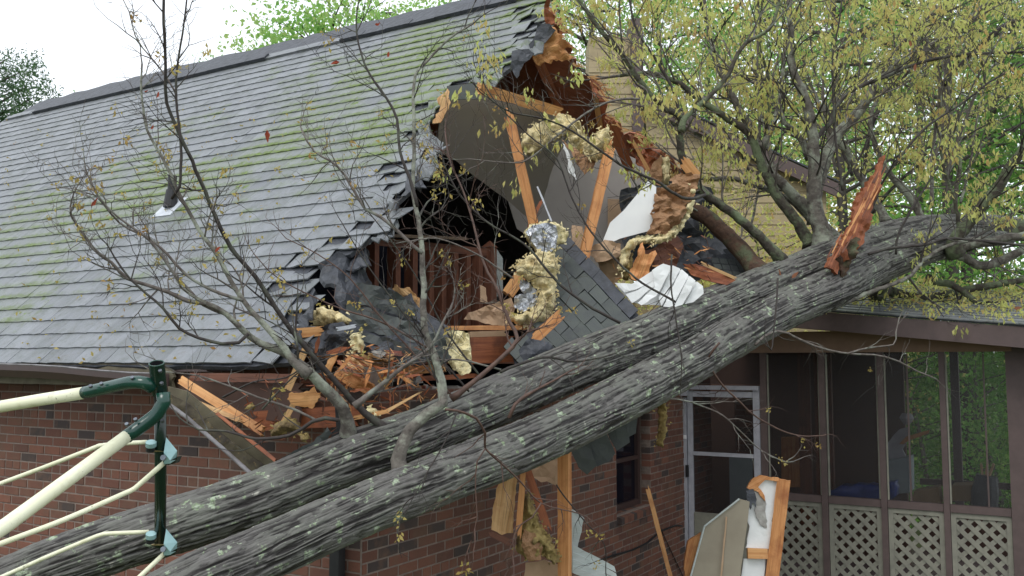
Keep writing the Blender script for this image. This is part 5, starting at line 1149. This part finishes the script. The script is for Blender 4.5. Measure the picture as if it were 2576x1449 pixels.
limb(d2([(978, 1084), (902, 1024), (852, 966), (802, 912), (743, 843), (693, 773), (643, 696), (583, 626), (547, 556), (517, 483), (493, 427), (450, 333), (420, 260), (417, 200), (415, 133), (412, 60), (411, -30)], 5.2, 4.5), [18, 13, 11, 9, 7], 7, 'twig_dark', 12, .32, 2, L_, sides=10)
limb(d2([(432, 500), (452, 470), (455, 367), (443, 250), (448, 150), (460, 83), (472, -20)], 4.7, 4.6), 8, 4, 'twig_dark', 7, .25, 1, L_)
limb(d2([(443, 235), (415, 190), (385, 150), (358, 120), (340, 90), (325, 30), (310, 0)], 4.7, 4.7), 5, 2.5, 'twig_grey', 5, .25, 1, L_)
limb(d2([(1014, 1208), (1004, 1158), (1018, 1106), (1052, 1062), (1090, 1030), (1112, 1012), (1115, 982), (1104, 930), (1086, 883), (1066, 816), (1066, 716), (1062, 633), (1052, 550), (1039, 483), (1042, 367), (1040, 250), (1046, 187), (1072, 157), (1126, 100), (1189, 60)], 4.9, 5.3), [34, 28, 20, 15, 11, 9, 7, 5], 5, 'limb_bark', 14, .35, 2, L_, name='side_branch', tk='twig_dark')
limb(d2([(1050, 520), (1036, 467), (1006, 380), (999, 300), (972, 247), (926, 180), (902, 110), (896, 50), (906, -20)], 5.1, 5.1), 9, 3.5, 'twig_dark', 10, .3, 2, L_)
limb(d2([(1062, 636), (1020, 600), (959, 546), (919, 526), (893, 483), (850, 420), (790, 380), (760, 330)], 5.0, 5.1), 10, 4, 'twig_grey', 9, .3, 2, L_)
limb(d2([(1135, 1003), (1206, 949), (1269, 893), (1302, 853), (1282, 810), (1252, 730), (1216, 660), (1190, 560), (1165, 480), (1130, 400), (1120, 330)], 5.15, 5.6), [13, 11, 7, 5, 4], 4, 'twig_brown', 12, .3, 2, L_)
limb(d2([(1302, 853), (1318, 845), (1330, 830), (1336, 812)], 5.4, 5.5), 7, 3, 'twig_brown', 3, .2, 1, L_)
limb(d2([(890, 1022), (952, 974), (1010, 925), (1048, 899), (1085, 870), (1120, 800), (1140, 760)], 4.95, 5.1), 14, 5, 'twig_grey', 7, .3, 2, L_)
limb(d2([(852, 1057), (820, 1052), (786, 1062), (727, 1095), (644, 1103), (570, 1085), (500, 1080), (450, 1050), (430, 1020)], 4.85, 4.9), 11, 3, 'twig_dark', 5, .3, 1, L_)
limb(d2([(800, 1060), (740, 1030), (650, 1000), (560, 965), (500, 945), (420, 936), (380, 930)], 4.9, 5.0), 7, 3, 'twig_grey', 5, .25, 1, L_)
limb(d2([(1560, 812), (1492, 776), (1426, 730), (1379, 683), (1332, 626), (1280, 590), (1226, 560), (1159, 493), (1120, 420), (1110, 380)], 6.1, 5.9), 8, 4, 'twig_dark', 9, .32, 2, L_)
limb(d2([(1700, 760), (1600, 700), (1500, 600), (1440, 500), (1400, 400), (1330, 340), (1250, 260), (1200, 180)], 6.4, 6.3), 6, 3, 'twig_dark', 9, .35, 2, L_)
limb(d2([(1774, 490), (1740, 500), (1700, 490), (1650, 455), (1590, 430), (1540, 400), (1440, 330), (1370, 300), (1280, 280), (1220, 240)], 7.0, 6.2), 9, 3.5, 'twig_dark', 12, .35, 2, TIPS)
limb(d2([(1640, 250), (1560, 250), (1500, 270), (1440, 310), (1380, 360), (1330, 400), (1290, 410), (1180, 400)], 7.0, 6.4), 7, 3, 'twig_grey', 9, .35, 2, TIPS)
limb(d2([(660, 1030), (700, 985), (760, 930), (820, 905)], 4.9, 4.9), 5, 3, 'twig_dark', 3, .25, 1, L_)
limb(d2([(1259, 936), (1300, 918), (1359, 900), (1400, 902), (1446, 910), (1526, 896), (1560, 880)], 5.35, 5.9), 8, 4, 'twig_dark', 4, .22, 1, L_)
limb(d2([(1280, 1052), (1296, 1018), (1330, 990), (1380, 965), (1440, 930)], 5.1, 5.2), 10, 4, 'twig_brown', 3, .2, 1, L_)
for pts_, m_ in (([(1140, 1000), (1050, 900), (960, 800), (880, 700), (800, 640), (720, 600)], 'twig_brown'), ([(1180, 985), (1090, 880), (1000, 770), (920, 660), (860, 560)], 'twig_dark'), ([(1210, 950), (1120, 830), (1050, 700), (980, 600), (900, 500)], 'twig_dark'), ([(1085, 880), (960, 810), (840, 770), (700, 700), (640, 640)], 'twig_brown'), ([(1260, 930), (1150, 905), (1030, 915), (920, 940)], 'twig_grey'), ([(880, 1030), (820, 960), (790, 880), (700, 820), (640, 790)], 'twig_dark'), ([(560, 1000), (640, 960), (720, 950), (800, 900), (900, 890)], 'twig_dark'), ([(1290, 700), (1200, 640), (1100, 600), (1010, 610)], 'twig_grey')):
    limb(d2(pts_, 5.25, 5.1), 5.5, 2.5, m_, 6, .24, 1, L_, rtw=.0026)
# drooping twigs in front of and under the near trunk
limb(d2([(1120, 1030), (1170, 1038), (1198, 1053), (1221, 1091), (1221, 1128), (1260, 1165), (1309, 1211), (1361, 1266), (1438, 1287)], 4.7, 5.2), 7, 3, 'twig_brown', 5, .25, 1, L_, up=-.06)
limb(d2([(1361, 1266), (1340, 1300), (1310, 1320), (1296, 1326), (1296, 1370), (1280, 1430)], 5.0, 5.0), 4, 2.5, 'twig_brown', 4, .2, 1, L_, up=-.08)
limb(d2([(1150, 1036), (1120, 1110), (1080, 1180), (1040, 1250), (1000, 1330)], 4.55, 4.4), 4, 2, 'twig_dark', 4, .2, 1, L_, up=-.1)
limb(d2([(1221, 1128), (1200, 1160), (1196, 1230), (1200, 1300), (1186, 1360)], 4.8, 4.8), 4, 2, 'twig_brown', 4, .2, 1, L_, up=-.1)
limb(d2([(1400, 1220), (1420, 1250), (1470, 1310), (1520, 1370), (1524, 1440)], 5.6, 5.9), 4, 2.2, 'twig_dark', 3, .25, 1, L_, up=-.1)
limb(d2([(1810, 862), (1783, 899), (1790, 930), (1818, 970), (1860, 1010), (1897, 1045), (1964, 1082), (2018, 1097), (2068, 1096)], 6.6, 7.1), 6, 3, 'twig_brown', 6, .25, 1, L_, up=-.02)
limb(d2([(1640, 985), (1680, 1002), (1722, 1007), (1770, 1023), (1818, 1045), (1870, 1092), (1914, 1132), (1977, 1162), (2010, 1155)], 6.3, 6.9), 4.5, 2.5, 'twig_grey', 7, .25, 1, L_, up=.0)
limb(d2([(1900, 868), (1930, 842), (1970, 835), (2037, 866), (2100, 884), (2150, 891), (2200, 893), (2250, 905), (2300, 930), (2354, 953)], 7.0, 7.6), 7, 3.5, 'twig_grey', 6, .28, 1, L_, up=.0)
limb(d2([(2130, 890), (2180, 876), (2247, 866), (2254, 836), (2262, 800)], 7.2, 7.3), 5, 3, 'twig_grey', 3, .2, 1, L_)
limb(d2([(1957, 700), (1955, 740), (1950, 800), (1940, 880), (1925, 850)], 7.0, 6.8), 5, 3, 'twig_dark', 2, .2, 1, L_)
limb(d2([(1690, 640), (1688, 720), (1700, 800), (1714, 900), (1712, 970)], 6.2, 6.2), 5, 3, 'twig_dark', 4, .25, 1, L_, up=-.05)
# big limbs of the crown at the right
def U(pts, Y0, Y1, w0, w1, mat='limb_bark', kids=9, KL=.9, depth=2, name='limb', rtw=.006): return limb(d2(pts, Y0, Y1), w0, w1, mat, kids, KL, depth, TIPS, .05, name, rtw=rtw, tk='twig_dark' if R.random() < .5 else 'twig_grey', sides=12)
U([(1965, 655), (1957, 646), (1917, 600), (1850, 543), (1800, 505), (1774, 490), (1737, 447), (1717, 400), (1710, 345), (1712, 297), (1676, 273), (1626, 227), (1569, 143), (1509, 73), (1456, 0), (1430, -40)], 8.0, 7.2, 26, 10, 'limb_moss', 14, .8)
U([(1714, 330), (1720, 300), (1745, 278), (1793, 233), (1830, 190), (1857, 133), (1884, 103), (1934, 73), (1957, 20), (1960, -30)], 7.4, 7.6, 14, 7, 'limb_moss', 9, .7)
U([(1712, 297), (1704, 262), (1690, 220), (1650, 150), (1610, 90), (1590, 40), (1580, -20)], 7.5, 7.6, 9, 5, 'twig_dark', 8, .7)
U([(2072, 620), (2068, 590), (2052, 533), (2046, 483), (2050, 440), (2047, 383), (2037, 293), (2014, 223), (1990, 160), (1989, 83), (1984, -20)], 8.5, 8.3, 44, 11, 'limb_bark', 12, .9)
U([(2055, 560), (2050, 500), (2067, 433), (2100, 350), (2167, 273), (2210, 207), (2250, 167), (2297, 140), (2367, 103), (2440, 50), (2500, -20)], 8.8, 9.2, 34, 12, 'limb_bark', 12, 1.0)
U([(2210, 205), (2250, 133), (2300, 77), (2384, 0), (2420, -40)], 9.0, 9.1, 10, 5, 'twig_dark', 7, .8)
U([(2040, 620), (2037, 612), (2000, 550), (1970, 515), (1950, 483), (1917, 417), (1884, 337), (1834, 300), (1784, 267), (1737, 233), (1700, 205), (1640, 185), (1560, 190)], 8.6, 8.8, 30, 9, 'limb_moss', 12, .9)
U([(2110, 615), (2060, 560), (2004, 500), (1960, 455), (1930, 427), (1907, 373), (1887, 317), (1860, 277), (1827, 210), (1800, 150), (1780, 60), (1770, -20)], 9.2, 9.3, 34, 8, 'limb_bark', 10, .9)
U([(1905, 375), (1916, 366), (1944, 317), (1960, 253), (1970, 187), (1974, 130), (1990, 60)], 9.2, 9.2, 15, 6, 'limb_bark', 8, .8)
U([(2038, 400), (2030, 383), (2007, 340), (1974, 307), (1960, 267), (1930, 230), (1880, 200)], 8.6, 8.6, 16, 6, 'limb_bark', 6, .8)
U([(2038, 375), (2060, 340), (2094, 303), (2104, 267), (2144, 227), (2210, 200), (2280, 170), (2344, 150), (2420, 137), (2500, 133), (2600, 130)], 8.4, 8.8, 12, 6, 'twig_dark', 10, .8)
U([(2405, 640), (2400, 610), (2434, 566), (2477, 510), (2514, 467), (2540, 420), (2564, 393), (2600, 330), (2640, 280)], 9.0, 8.6, 32, 22, 'limb_moss', 7, .9)
U([(2370, 215), (2377, 207), (2410, 170), (2450, 133), (2500, 85), (2534, 60), (2580, 40), (2640, 0)], 9.5, 9.4, 13, 11, 'twig_dark', 6, .8)
U([(2410, 623), (2450, 612), (2484, 610), (2530, 598), (2576, 593), (2640, 590)], 9.3, 9.2, 24, 18, 'limb_bark', 5, .8)
U([(2300, 660), (2400, 640), (2467, 668), (2517, 656), (2560, 635), (2640, 610)], 9.4, 9.3, 24, 20, 'limb_bark', 5, .8)
U([(2420, 590), (2480, 575), (2540, 580), (2640, 570)], 9.9, 10.2, 60, 46, 'limb_moss', 5, .9)
U([(1912, 690), (1884, 655), (1850, 615), (1817, 583), (1780, 548), (1740, 526), (1700, 515)], 7.9, 8.3, 46, 38, 'limb_brown', 4, .6)
U([(2040, 550), (1980, 500), (1900, 465), (1840, 450), (1780, 450), (1690, 440)], 9.3, 9.6, 16, 10, 'limb_bark', 6, .8)
U([(2230, 560), (2200, 500), (2160, 440), (2130, 380), (2090, 330), (2060, 260)], 9.8, 10.2, 22, 10, 'limb_bark', 8, .9)
U([(2330, 570), (2290, 500), (2240, 440), (2200, 360), (2190, 290), (2230, 220), (2290, 160)], 10.2, 10.6, 18, 7, 'limb_bark', 8, .9)
U([(2140, 650), (2180, 560), (2220, 460), (2260, 400), (2330, 320), (2420, 260), (2500, 200), (2600, 150)], 8.2, 8.4, 7, 5, 'twig_dark', 10, .8)
U([(2120, 480), (2108, 400), (2100, 330), (2096, 250), (2094, 150), (2110, 60), (2120, -20)], 8.0, 8.0, 7, 4, 'twig_dark', 8, .8)
U([(2254, 640), (2260, 590), (2310, 500), (2370, 400), (2400, 330), (2440, 230), (2500, 120)], 8.3, 8.4, 6, 4, 'twig_dark', 8, .8)
# gnarled stub propped on the porch roof, low limbs at the right
U([(2225, 670), (2222, 700), (2212, 725), (2208, 748)], 8.9, 9.6, 30, 44, 'limb_moss', 2, .4, name='prop_stub')
U([(2090, 775), (2130, 760), (2200, 730), (2280, 700), (2330, 650), (2380, 620), (2450, 600)], 8.0, 8.6, 12, 8, 'limb_bark', 6, .6)
U([(2240, 735), (2320, 748), (2400, 735), (2480, 720), (2600, 700)], 9.6, 9.8, 20, 16, 'limb_moss', 7, .9)
U([(2330, 700), (2400, 720), (2470, 770), (2540, 800), (2600, 800)], 9.4, 9.3, 18, 12, 'limb_moss', 6, .8)
U([(2280, 690), (2310, 730), (2360, 770), (2430, 810), (2500, 850)], 9.0, 8.8, 6, 3, 'twig_grey', 5, .5)
limb(d2([(2185, 640), (2240, 625), (2330, 615), (2380, 600), (2460, 605), (2600, 620)], 8.0, 8.3), 8, 6, 'twig_dark', 5, .5, 1, TIPS)
# a second, finer storey of limbs that fills the crown
for k in range(18):
    x0 = R.uniform(1850, 2500); y0 = R.uniform(420, 600); Y0 = R.uniform(9, 11.5); an = R.gauss((2100 - x0) / -900, .45); L = R.uniform(350, 700); pts = [(x0, y0)]; x, y = x0, y0
    for i in range(5): x += math.sin(an) * L / 5; y -= math.cos(an) * L / 5; an += R.gauss(0, .22); pts.append((x, y))
    limb(d2(pts, Y0, Y0 + R.uniform(-.5, 1.2)), R.uniform(6, 14), 3, R.choice(['limb_bark', 'twig_dark', 'limb_moss', 'twig_grey']), 9, .95, 2, TIPS, .04, 'limb', rtw=.005, tk='twig_grey', sides=7)
# splintered red heartwood stub
st = bpy.data.objects.new('torn_stub', None); COL.objects.link(st); st.parent = tree
sh('heartwood', None, None, [(2078, 672), (2110, 620), (2140, 560), (2160, 500), (2196, 440), (2214, 440), (2206, 500), (2186, 570), (2170, 610), (2150, 640), (2120, 660), (2110, 690)], [7.9, 7.95, 8., 8., 8., 8., 8.0, 8.0, 8.0, 8.0, 7.95, 7.9], 'wood_red', .05, 0, .05, 6, 4, parent=st)
sh('heartwood', None, None, [(2104, 650), (2130, 616), (2150, 600), (2164, 598), (2150, 640), (2138, 690), (2120, 694), (2110, 672)], 7.9, 'limb_brown', .04, 0, .08, 5, 5, parent=st)
for i in range(34):
    t = R.random(); x, y = 2084 + t * 116 + R.uniform(-9, 16), 672 - t * 205 + R.uniform(-14, 10); l = R.uniform(22, 80); m = board((x, y), (x + l * .45 + R.uniform(-6, 6), y - l * .85), 7.86, 7.86, R.uniform(2.5, 7), .015, .02, .04, taper=.3); m.build('splinter', R.choice(['wood_fresh', 'wood_red', 'wood_red', 'wood_dark']), st)
sh('snapped_end', None, None, [(2196, 445), (2206, 420), (2216, 395), (2228, 390), (2222, 420), (2214, 448)], 8.0, 'wood_red', .04, 0, .03, 6, 3, parent=st)
# ---- leaves
def leaf_cloud(name, C, size, mat, parent, droop=.5, aspect=.42, n_per=6, spread=.05, kind='stuff', loc=None, label=None, cat=None, group=None):
    C = np.asarray(C, float); N = len(C) * n_per
    c = np.repeat(C, n_per, 0) + NR.normal(0, 1, (N, 3)) * spread
    d = NR.normal(0, 1, (N, 3)); d[:, 2] -= droop * 2; d /= np.linalg.norm(d, axis=1)[:, None]
    e = np.cross(d, NR.normal(0, 1, (N, 3))); e /= np.linalg.norm(e, axis=1)[:, None]
    nrm = np.cross(d, e)
    s = (size * NR.uniform(.6, 1.35, N))[:, None]
    p0 = c; p1 = c + d * s * .5 + e * s * aspect * .5 + nrm * s * .08; p2 = c + d * s - nrm * s * .1; p3 = c + d * s * .5 - e * s * aspect * .5 + nrm * s * .08
    base = np.array(root_loc(parent) if parent else (0, 0, 0))
    V = np.stack([p0, p1, p2, p3], 1).reshape(-1, 3) - base
    me = bpy.data.meshes.new(name); me.vertices.add(len(V)); me.vertices.foreach_set('co', V.ravel().astype('f'))
    me.loops.add(N * 4); me.loops.foreach_set('vertex_index', np.arange(N * 4, dtype='i')); me.polygons.add(N); me.polygons.foreach_set('loop_start', np.arange(0, N * 4, 4, dtype='i'))
    a = me.attributes.new('rnd', 'FLOAT', 'FACE'); clump = np.repeat(NR.uniform(0, 1, len(C)), n_per); a.data.foreach_set('value', np.clip(clump * .7 + NR.uniform(0, .3, N), 0, 1).astype('f'))
    me.materials.append(MATS[mat]); me.update()
    o = bpy.data.objects.new(name, me); COL.objects.link(o)
    if parent: o.parent = parent
    return tag(o, label, cat, group, kind)
tr_ = [tuple(p) for p, d in TIPS]; tr_ = [p for p in tr_ if p[2] > EYE + .2 and R.random() < (lambda q: .05 if q[0] < 1520 and q[1] > 60 else .12 if q[0] < 1760 and q[1] > 300 else .5 if q[0] < 1650 else .42 if q[0] < 2060 and q[1] > 200 else .27)(proj(p))]; print('TIPS', len(tr_), len(TIPS_L))
leaf_cloud('young_leaves', tr_, .058, 'leaf_young', tree, 1.3, .40, 9, .034)
sel = [p for p, d in TIPS_L if R.random() < .04]
leaf_cloud('leaf_buds', [tuple(p) for p in sel], .028, 'leaf_tip', tree, .4, .5, 7, .012)
# old red leaves and a few fresh ones caught on the twigs
def big_leaf(x, y, Y, s, mat, name='withered_leaf', ang=0.):
    c = at(x, y, Y); u = Vector((math.cos(ang), .2, math.sin(ang))) * s; v = Vector((-math.sin(ang), .3, math.cos(ang))) * s * .36
    m = MB(); P = [c - u, c - u * .4 + v * .9, c + u * .3 + v, c + u, c + u * .3 - v * .8, c - u * .4 - v]
    n = (P[1] - P[0]).cross(P[3] - P[0]).normalized() * .004; P = [p + n * R.uniform(-2, 2) for p in P]
    m.v = P; m.face(range(6), [(0, 0)] * 6); m.fr = [R.random() * .5 + .01]; return m.build(name, mat, tree)
for x, y, s, an in ((238, 508, 14, 1.), (673, 343, 17, 1.6), (843, 158, 12, .2), (548, 628, 10, .8), (978, 138, 9, 1.4), (383, 320, 8, 1.3), (397, 238, 9, 1.2), (368, 228, 6, .3), (950, 60, 8, .6), (2640, 830, 10, 0)): big_leaf(x, y, 4.55 if x < 1100 else 7.7, s * (4.55 if x < 1100 else 7.7) / F, 'leaf_red', ang=an)
for x, y, s, an in ((1960, 688, 13, 1.5), (2000, 692, 13, .7), (2290, 110, 10, 1.5), (2302, 170, 11, 1.3), (2216, 400, 10, 1.), (1750, 745, 8, .9), (2560, 775, 12, .1)): big_leaf(x, y, 7.7, s * 7.7 / F, 'leaf_brown', ang=an)
for i in range(30): x, y = R.choice([(705, 700), (690, 690), (714, 720), (1250, 590), (1200, 505)]); big_leaf(x + R.gauss(0, 9), y + R.gauss(0, 13), 4.8, 6 * 4.8 / F, 'leaf_tip', 'fresh_leaf', R.uniform(0, 3))
# leaf litter on both roofs
lit = []
for i in range(260):
    x, y = R.uniform(0, 1000), R.uniform(250, 915)
    if inside(x, y, ROOF): lit.append(tuple(on_roof(x, y, .03)))
leaf_cloud('leaf_litter', lit, .035, 'leaf_tip', None, 0, .5, 2, .01, label='scattered bud scales and dry leaves lying on the mossy main roof', cat='leaves')
lit = [tuple(Em + ed * R.uniform(1.0, Lp) + up * (R.random() ** .6 * DEP) + pn * .03) for i in range(1600)]
leaf_cloud('leaf_litter', lit, .05, 'leaf_young', None, 0, .45, 3, .04, label='yellow leaf litter covering the low porch roof', cat='leaves')
# ================================================================== TREES BEHIND
def bg_tree(name, label, base, H, rad, nclump, size, mat, crown0=.3, lean=0, per=38, tr=.16, group=None, squash=1., bark_='far_bark', sp=.35):
    b = Vector(base); o = thing(name, label, 'tree', b, group)
    P = [b + Vector((lean * t * H + math.sin(t * 5 + b.x) * .15, math.cos(t * 4 + b.y) * .15, H * t)) for t in [i / 8 for i in range(9)]]
    m = MB(); m.tube(P, [tr * (1 - .8 * i / 8) for i in range(9)], 10, jit=.1); m.build('trunk', bark_, o, smooth=True)
    lm = MB(); cl = []
    nl = max(8, nclump // 7)
    for k in range(nl):
        t = crown0 + (1 - crown0) * (k + R.random()) / nl; i = min(7, int(t * 8)); p = P[i].lerp(P[i + 1], t * 8 - i) if i < 8 else P[8]
        an = R.uniform(0, 6.28); rr = rad * math.sin(math.pi * min(1, .12 + .88 * (1 - t) / (1 - crown0))) ** .6 * R.uniform(.6, 1.1); e = p + Vector((math.cos(an) * rr, math.sin(an) * rr, R.uniform(.1, .5) * rr * squash))
        mid = p.lerp(e, .5) + Vector((R.gauss(0, .1), R.gauss(0, .1), R.uniform(-.1, .2))) * rr * .4
        lm.tube([p, mid, e], [tr * .28, tr * .15, tr * .05], 5, caps=False)
        for q in range(7):
            tt = R.uniform(.3, 1.05); c = p.lerp(mid, tt * 2) if tt < .5 else mid.lerp(e, tt * 2 - 1)
            cl.append(tuple(c + Vector((R.gauss(0, .28), R.gauss(0, .28), R.gauss(0, .22))) * rad * .45))
            if q % 3 == 0: lm.tube([c, Vector(cl[-1])], [tr * .07, tr * .03], 4, caps=False)
    lm.build('limbs', bark_, o)
    leaf_cloud('crown', cl, size, mat, o, .2, .6, per, sp, kind=None)
    return o
def gx(x, Y): return at(x, 900, Y).x
specs = [  # image x, depth, height, radius, clumps, leaf, material, label
 (820, 24, 11.6, 3.0, 420, .15, 'leaf_green', 'bright green tree rising behind the middle of the roof ridge', .35, 0),
 (960, 30, 14.6, 3.0, 300, .16, 'leaf_green', 'green tree behind the roof ridge just left of the torn gable', .35, .02),
 (1330, 26, 14.5, 3.2, 230, .13, 'leaf_green', 'tall light green tree right behind the torn gable peak', .25, 0),
 (1500, 19, 12.0, 2.8, 240, .10, 'leaf_green', 'fresh green leafing tree behind the tan chimney wall', .2, 0),
 (1690, 22, 13.5, 3.2, 300, .12, 'leaf_green', 'vivid green tree right of the tan chimney wall', .2, -.03),
 (1930, 24, 15, 3.4, 300, .13, 'leaf_green', 'slim trunked green tree behind the centre of the fallen crown', .2, .01),
 (2110, 18, 11.5, 2.8, 240, .10, 'leaf_young', 'yellow-brown leafing tree behind the big forked limb', .15, .02),
 (2300, 26, 17, 3.6, 300, .14, 'leaf_green', 'dark trunked green tree behind the upper right branches', .15, .02),
 (2430, 17, 12, 2.6, 260, .10, 'leaf_deep', 'dark trunked tree above the end of the fallen trunk', .15, 0),
 (2600, 20, 13.5, 3.0, 260, .12, 'leaf_deep', 'deep green tree at the right edge behind the porch', .1, -.02),
 (2800, 22, 14, 3.4, 200, .13, 'leaf_green', 'green tree just outside the right edge behind the porch', .1, 0),
 (2210, 34, 19, 4.6, 260, .2, 'leaf_green', 'far broad green tree behind the forked limb', .1, 0),
 (2520, 36, 20, 5.0, 260, .2, 'leaf_green', 'far tall green tree at the upper right corner', .1, 0),
 (1800, 36, 19, 4.6, 240, .2, 'leaf_green', 'far broad green tree behind the tan wing roof', .1, 0)]
for x, Y, H, rd_, ncl, ls, mt, lb, c0, ln in specs: bg_tree('leafy_tree', lb, (gx(x, Y), Y, 0), H, rd_, ncl, ls, mt, c0, ln, tr=.17 if Y < 30 else .25)
for x, Y, H, rd_, lb in ((2290, 15.5, 4.4, 2.0, 'yellow green shrub behind the porch roof'), (2480, 15.8, 4.6, 2.2, 'broad olive shrub behind the right end of the porch roof'), (2680, 16.5, 4.6, 2.2, 'olive shrub beyond the right edge of the porch'), (2080, 16.5, 4.8, 1.8, 'olive shrub between tan wing and porch roof'), (1900, 14.4, 5.0, 1.3, 'thin yellow leafed shrub in front of the tan wing'), (1700, 14.2, 5.2, 1.2, 'yellow leafed shrub left of the tan wing rake')):
    bg_tree('shrub', lb, (gx(x, Y), Y, 0), H, rd_, 170, .075, 'leaf_young' if x < 2200 else 'leaf_deep', .05, 0, 34, .05, sp=.25)
for x, Y in ((2250, 19.5), (2390, 20.5), (2520, 19), (2640, 21)): bg_tree('shrub', 'dark green bush seen through the porch screens, ' + {2250: 'leftmost', 2390: 'second from left', 2520: 'third from left', 2640: 'rightmost'}[x], (gx(x, Y), Y, 0), 3.8, 2.3, 170, .075, 'leaf_deep', .02, 0, 40, .06, sp=.32)
bg_tree('bare_trunk', 'dark leaning trunk seen through the last porch windows', (gx(2395, 17.5), 17.5, 0), 9, .8, 14, .1, 'leaf_deep', .7, .12, tr=.2)
# pine at the far left and faint far trees over the ridge
pt = [(20, 130), (30, 200), (60, 190), (5, 260), (60, 245), (95, 235), (25, 285), (0, 170), (45, 160), (-20, 220), (-40, 120), (-30, 280), (70, 215), (15, 235)]
pt = [(x * 1.15, y * 1.2 - 10) for x, y in pt]
pine = thing('pine_tree', 'dark green pine at the far left edge beyond the roof', 'tree', Vector((gx(-110, 26), 26, 0)))
m = MB(); m.tube([Vector((gx(-110, 26), 26, z)) for z in (0, 4, 8, 12, 14)], [.3, .26, .2, .12, .05], 10); m.build('trunk', 'far_bark', pine, smooth=True)
lm = MB(); cl = []
for x, y in pt + [(x - 160, y - 20) for x, y in pt[:9]]:
    e = at(x, y, 26 + R.uniform(-1, 1)); s = Vector((gx(-110, 26), 26, e.z - .6)); lm.tube([s, s.lerp(e, .5) - UP * .1, e], [.07, .04, .015], 5, caps=False)
    for q in range(9): cl.append(tuple(e + Vector((R.gauss(0, .36), R.gauss(0, .3), R.gauss(0, .17)))))
lm.build('limbs', 'far_bark', pine); leaf_cloud('crown', cl, .12, 'leaf_pine', pine, -.3, .3, 40, .14, kind=None)
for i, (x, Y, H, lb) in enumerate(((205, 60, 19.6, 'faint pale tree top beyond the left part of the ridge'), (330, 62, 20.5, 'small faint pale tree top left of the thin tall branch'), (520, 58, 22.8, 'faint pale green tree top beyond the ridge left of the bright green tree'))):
    bg_tree('far_tree', lb, (gx(x, Y), Y, 0), H, 2.4, 46, .3, 'leaf_painted_fade', .55, 0, 14, .16, sp=.5)
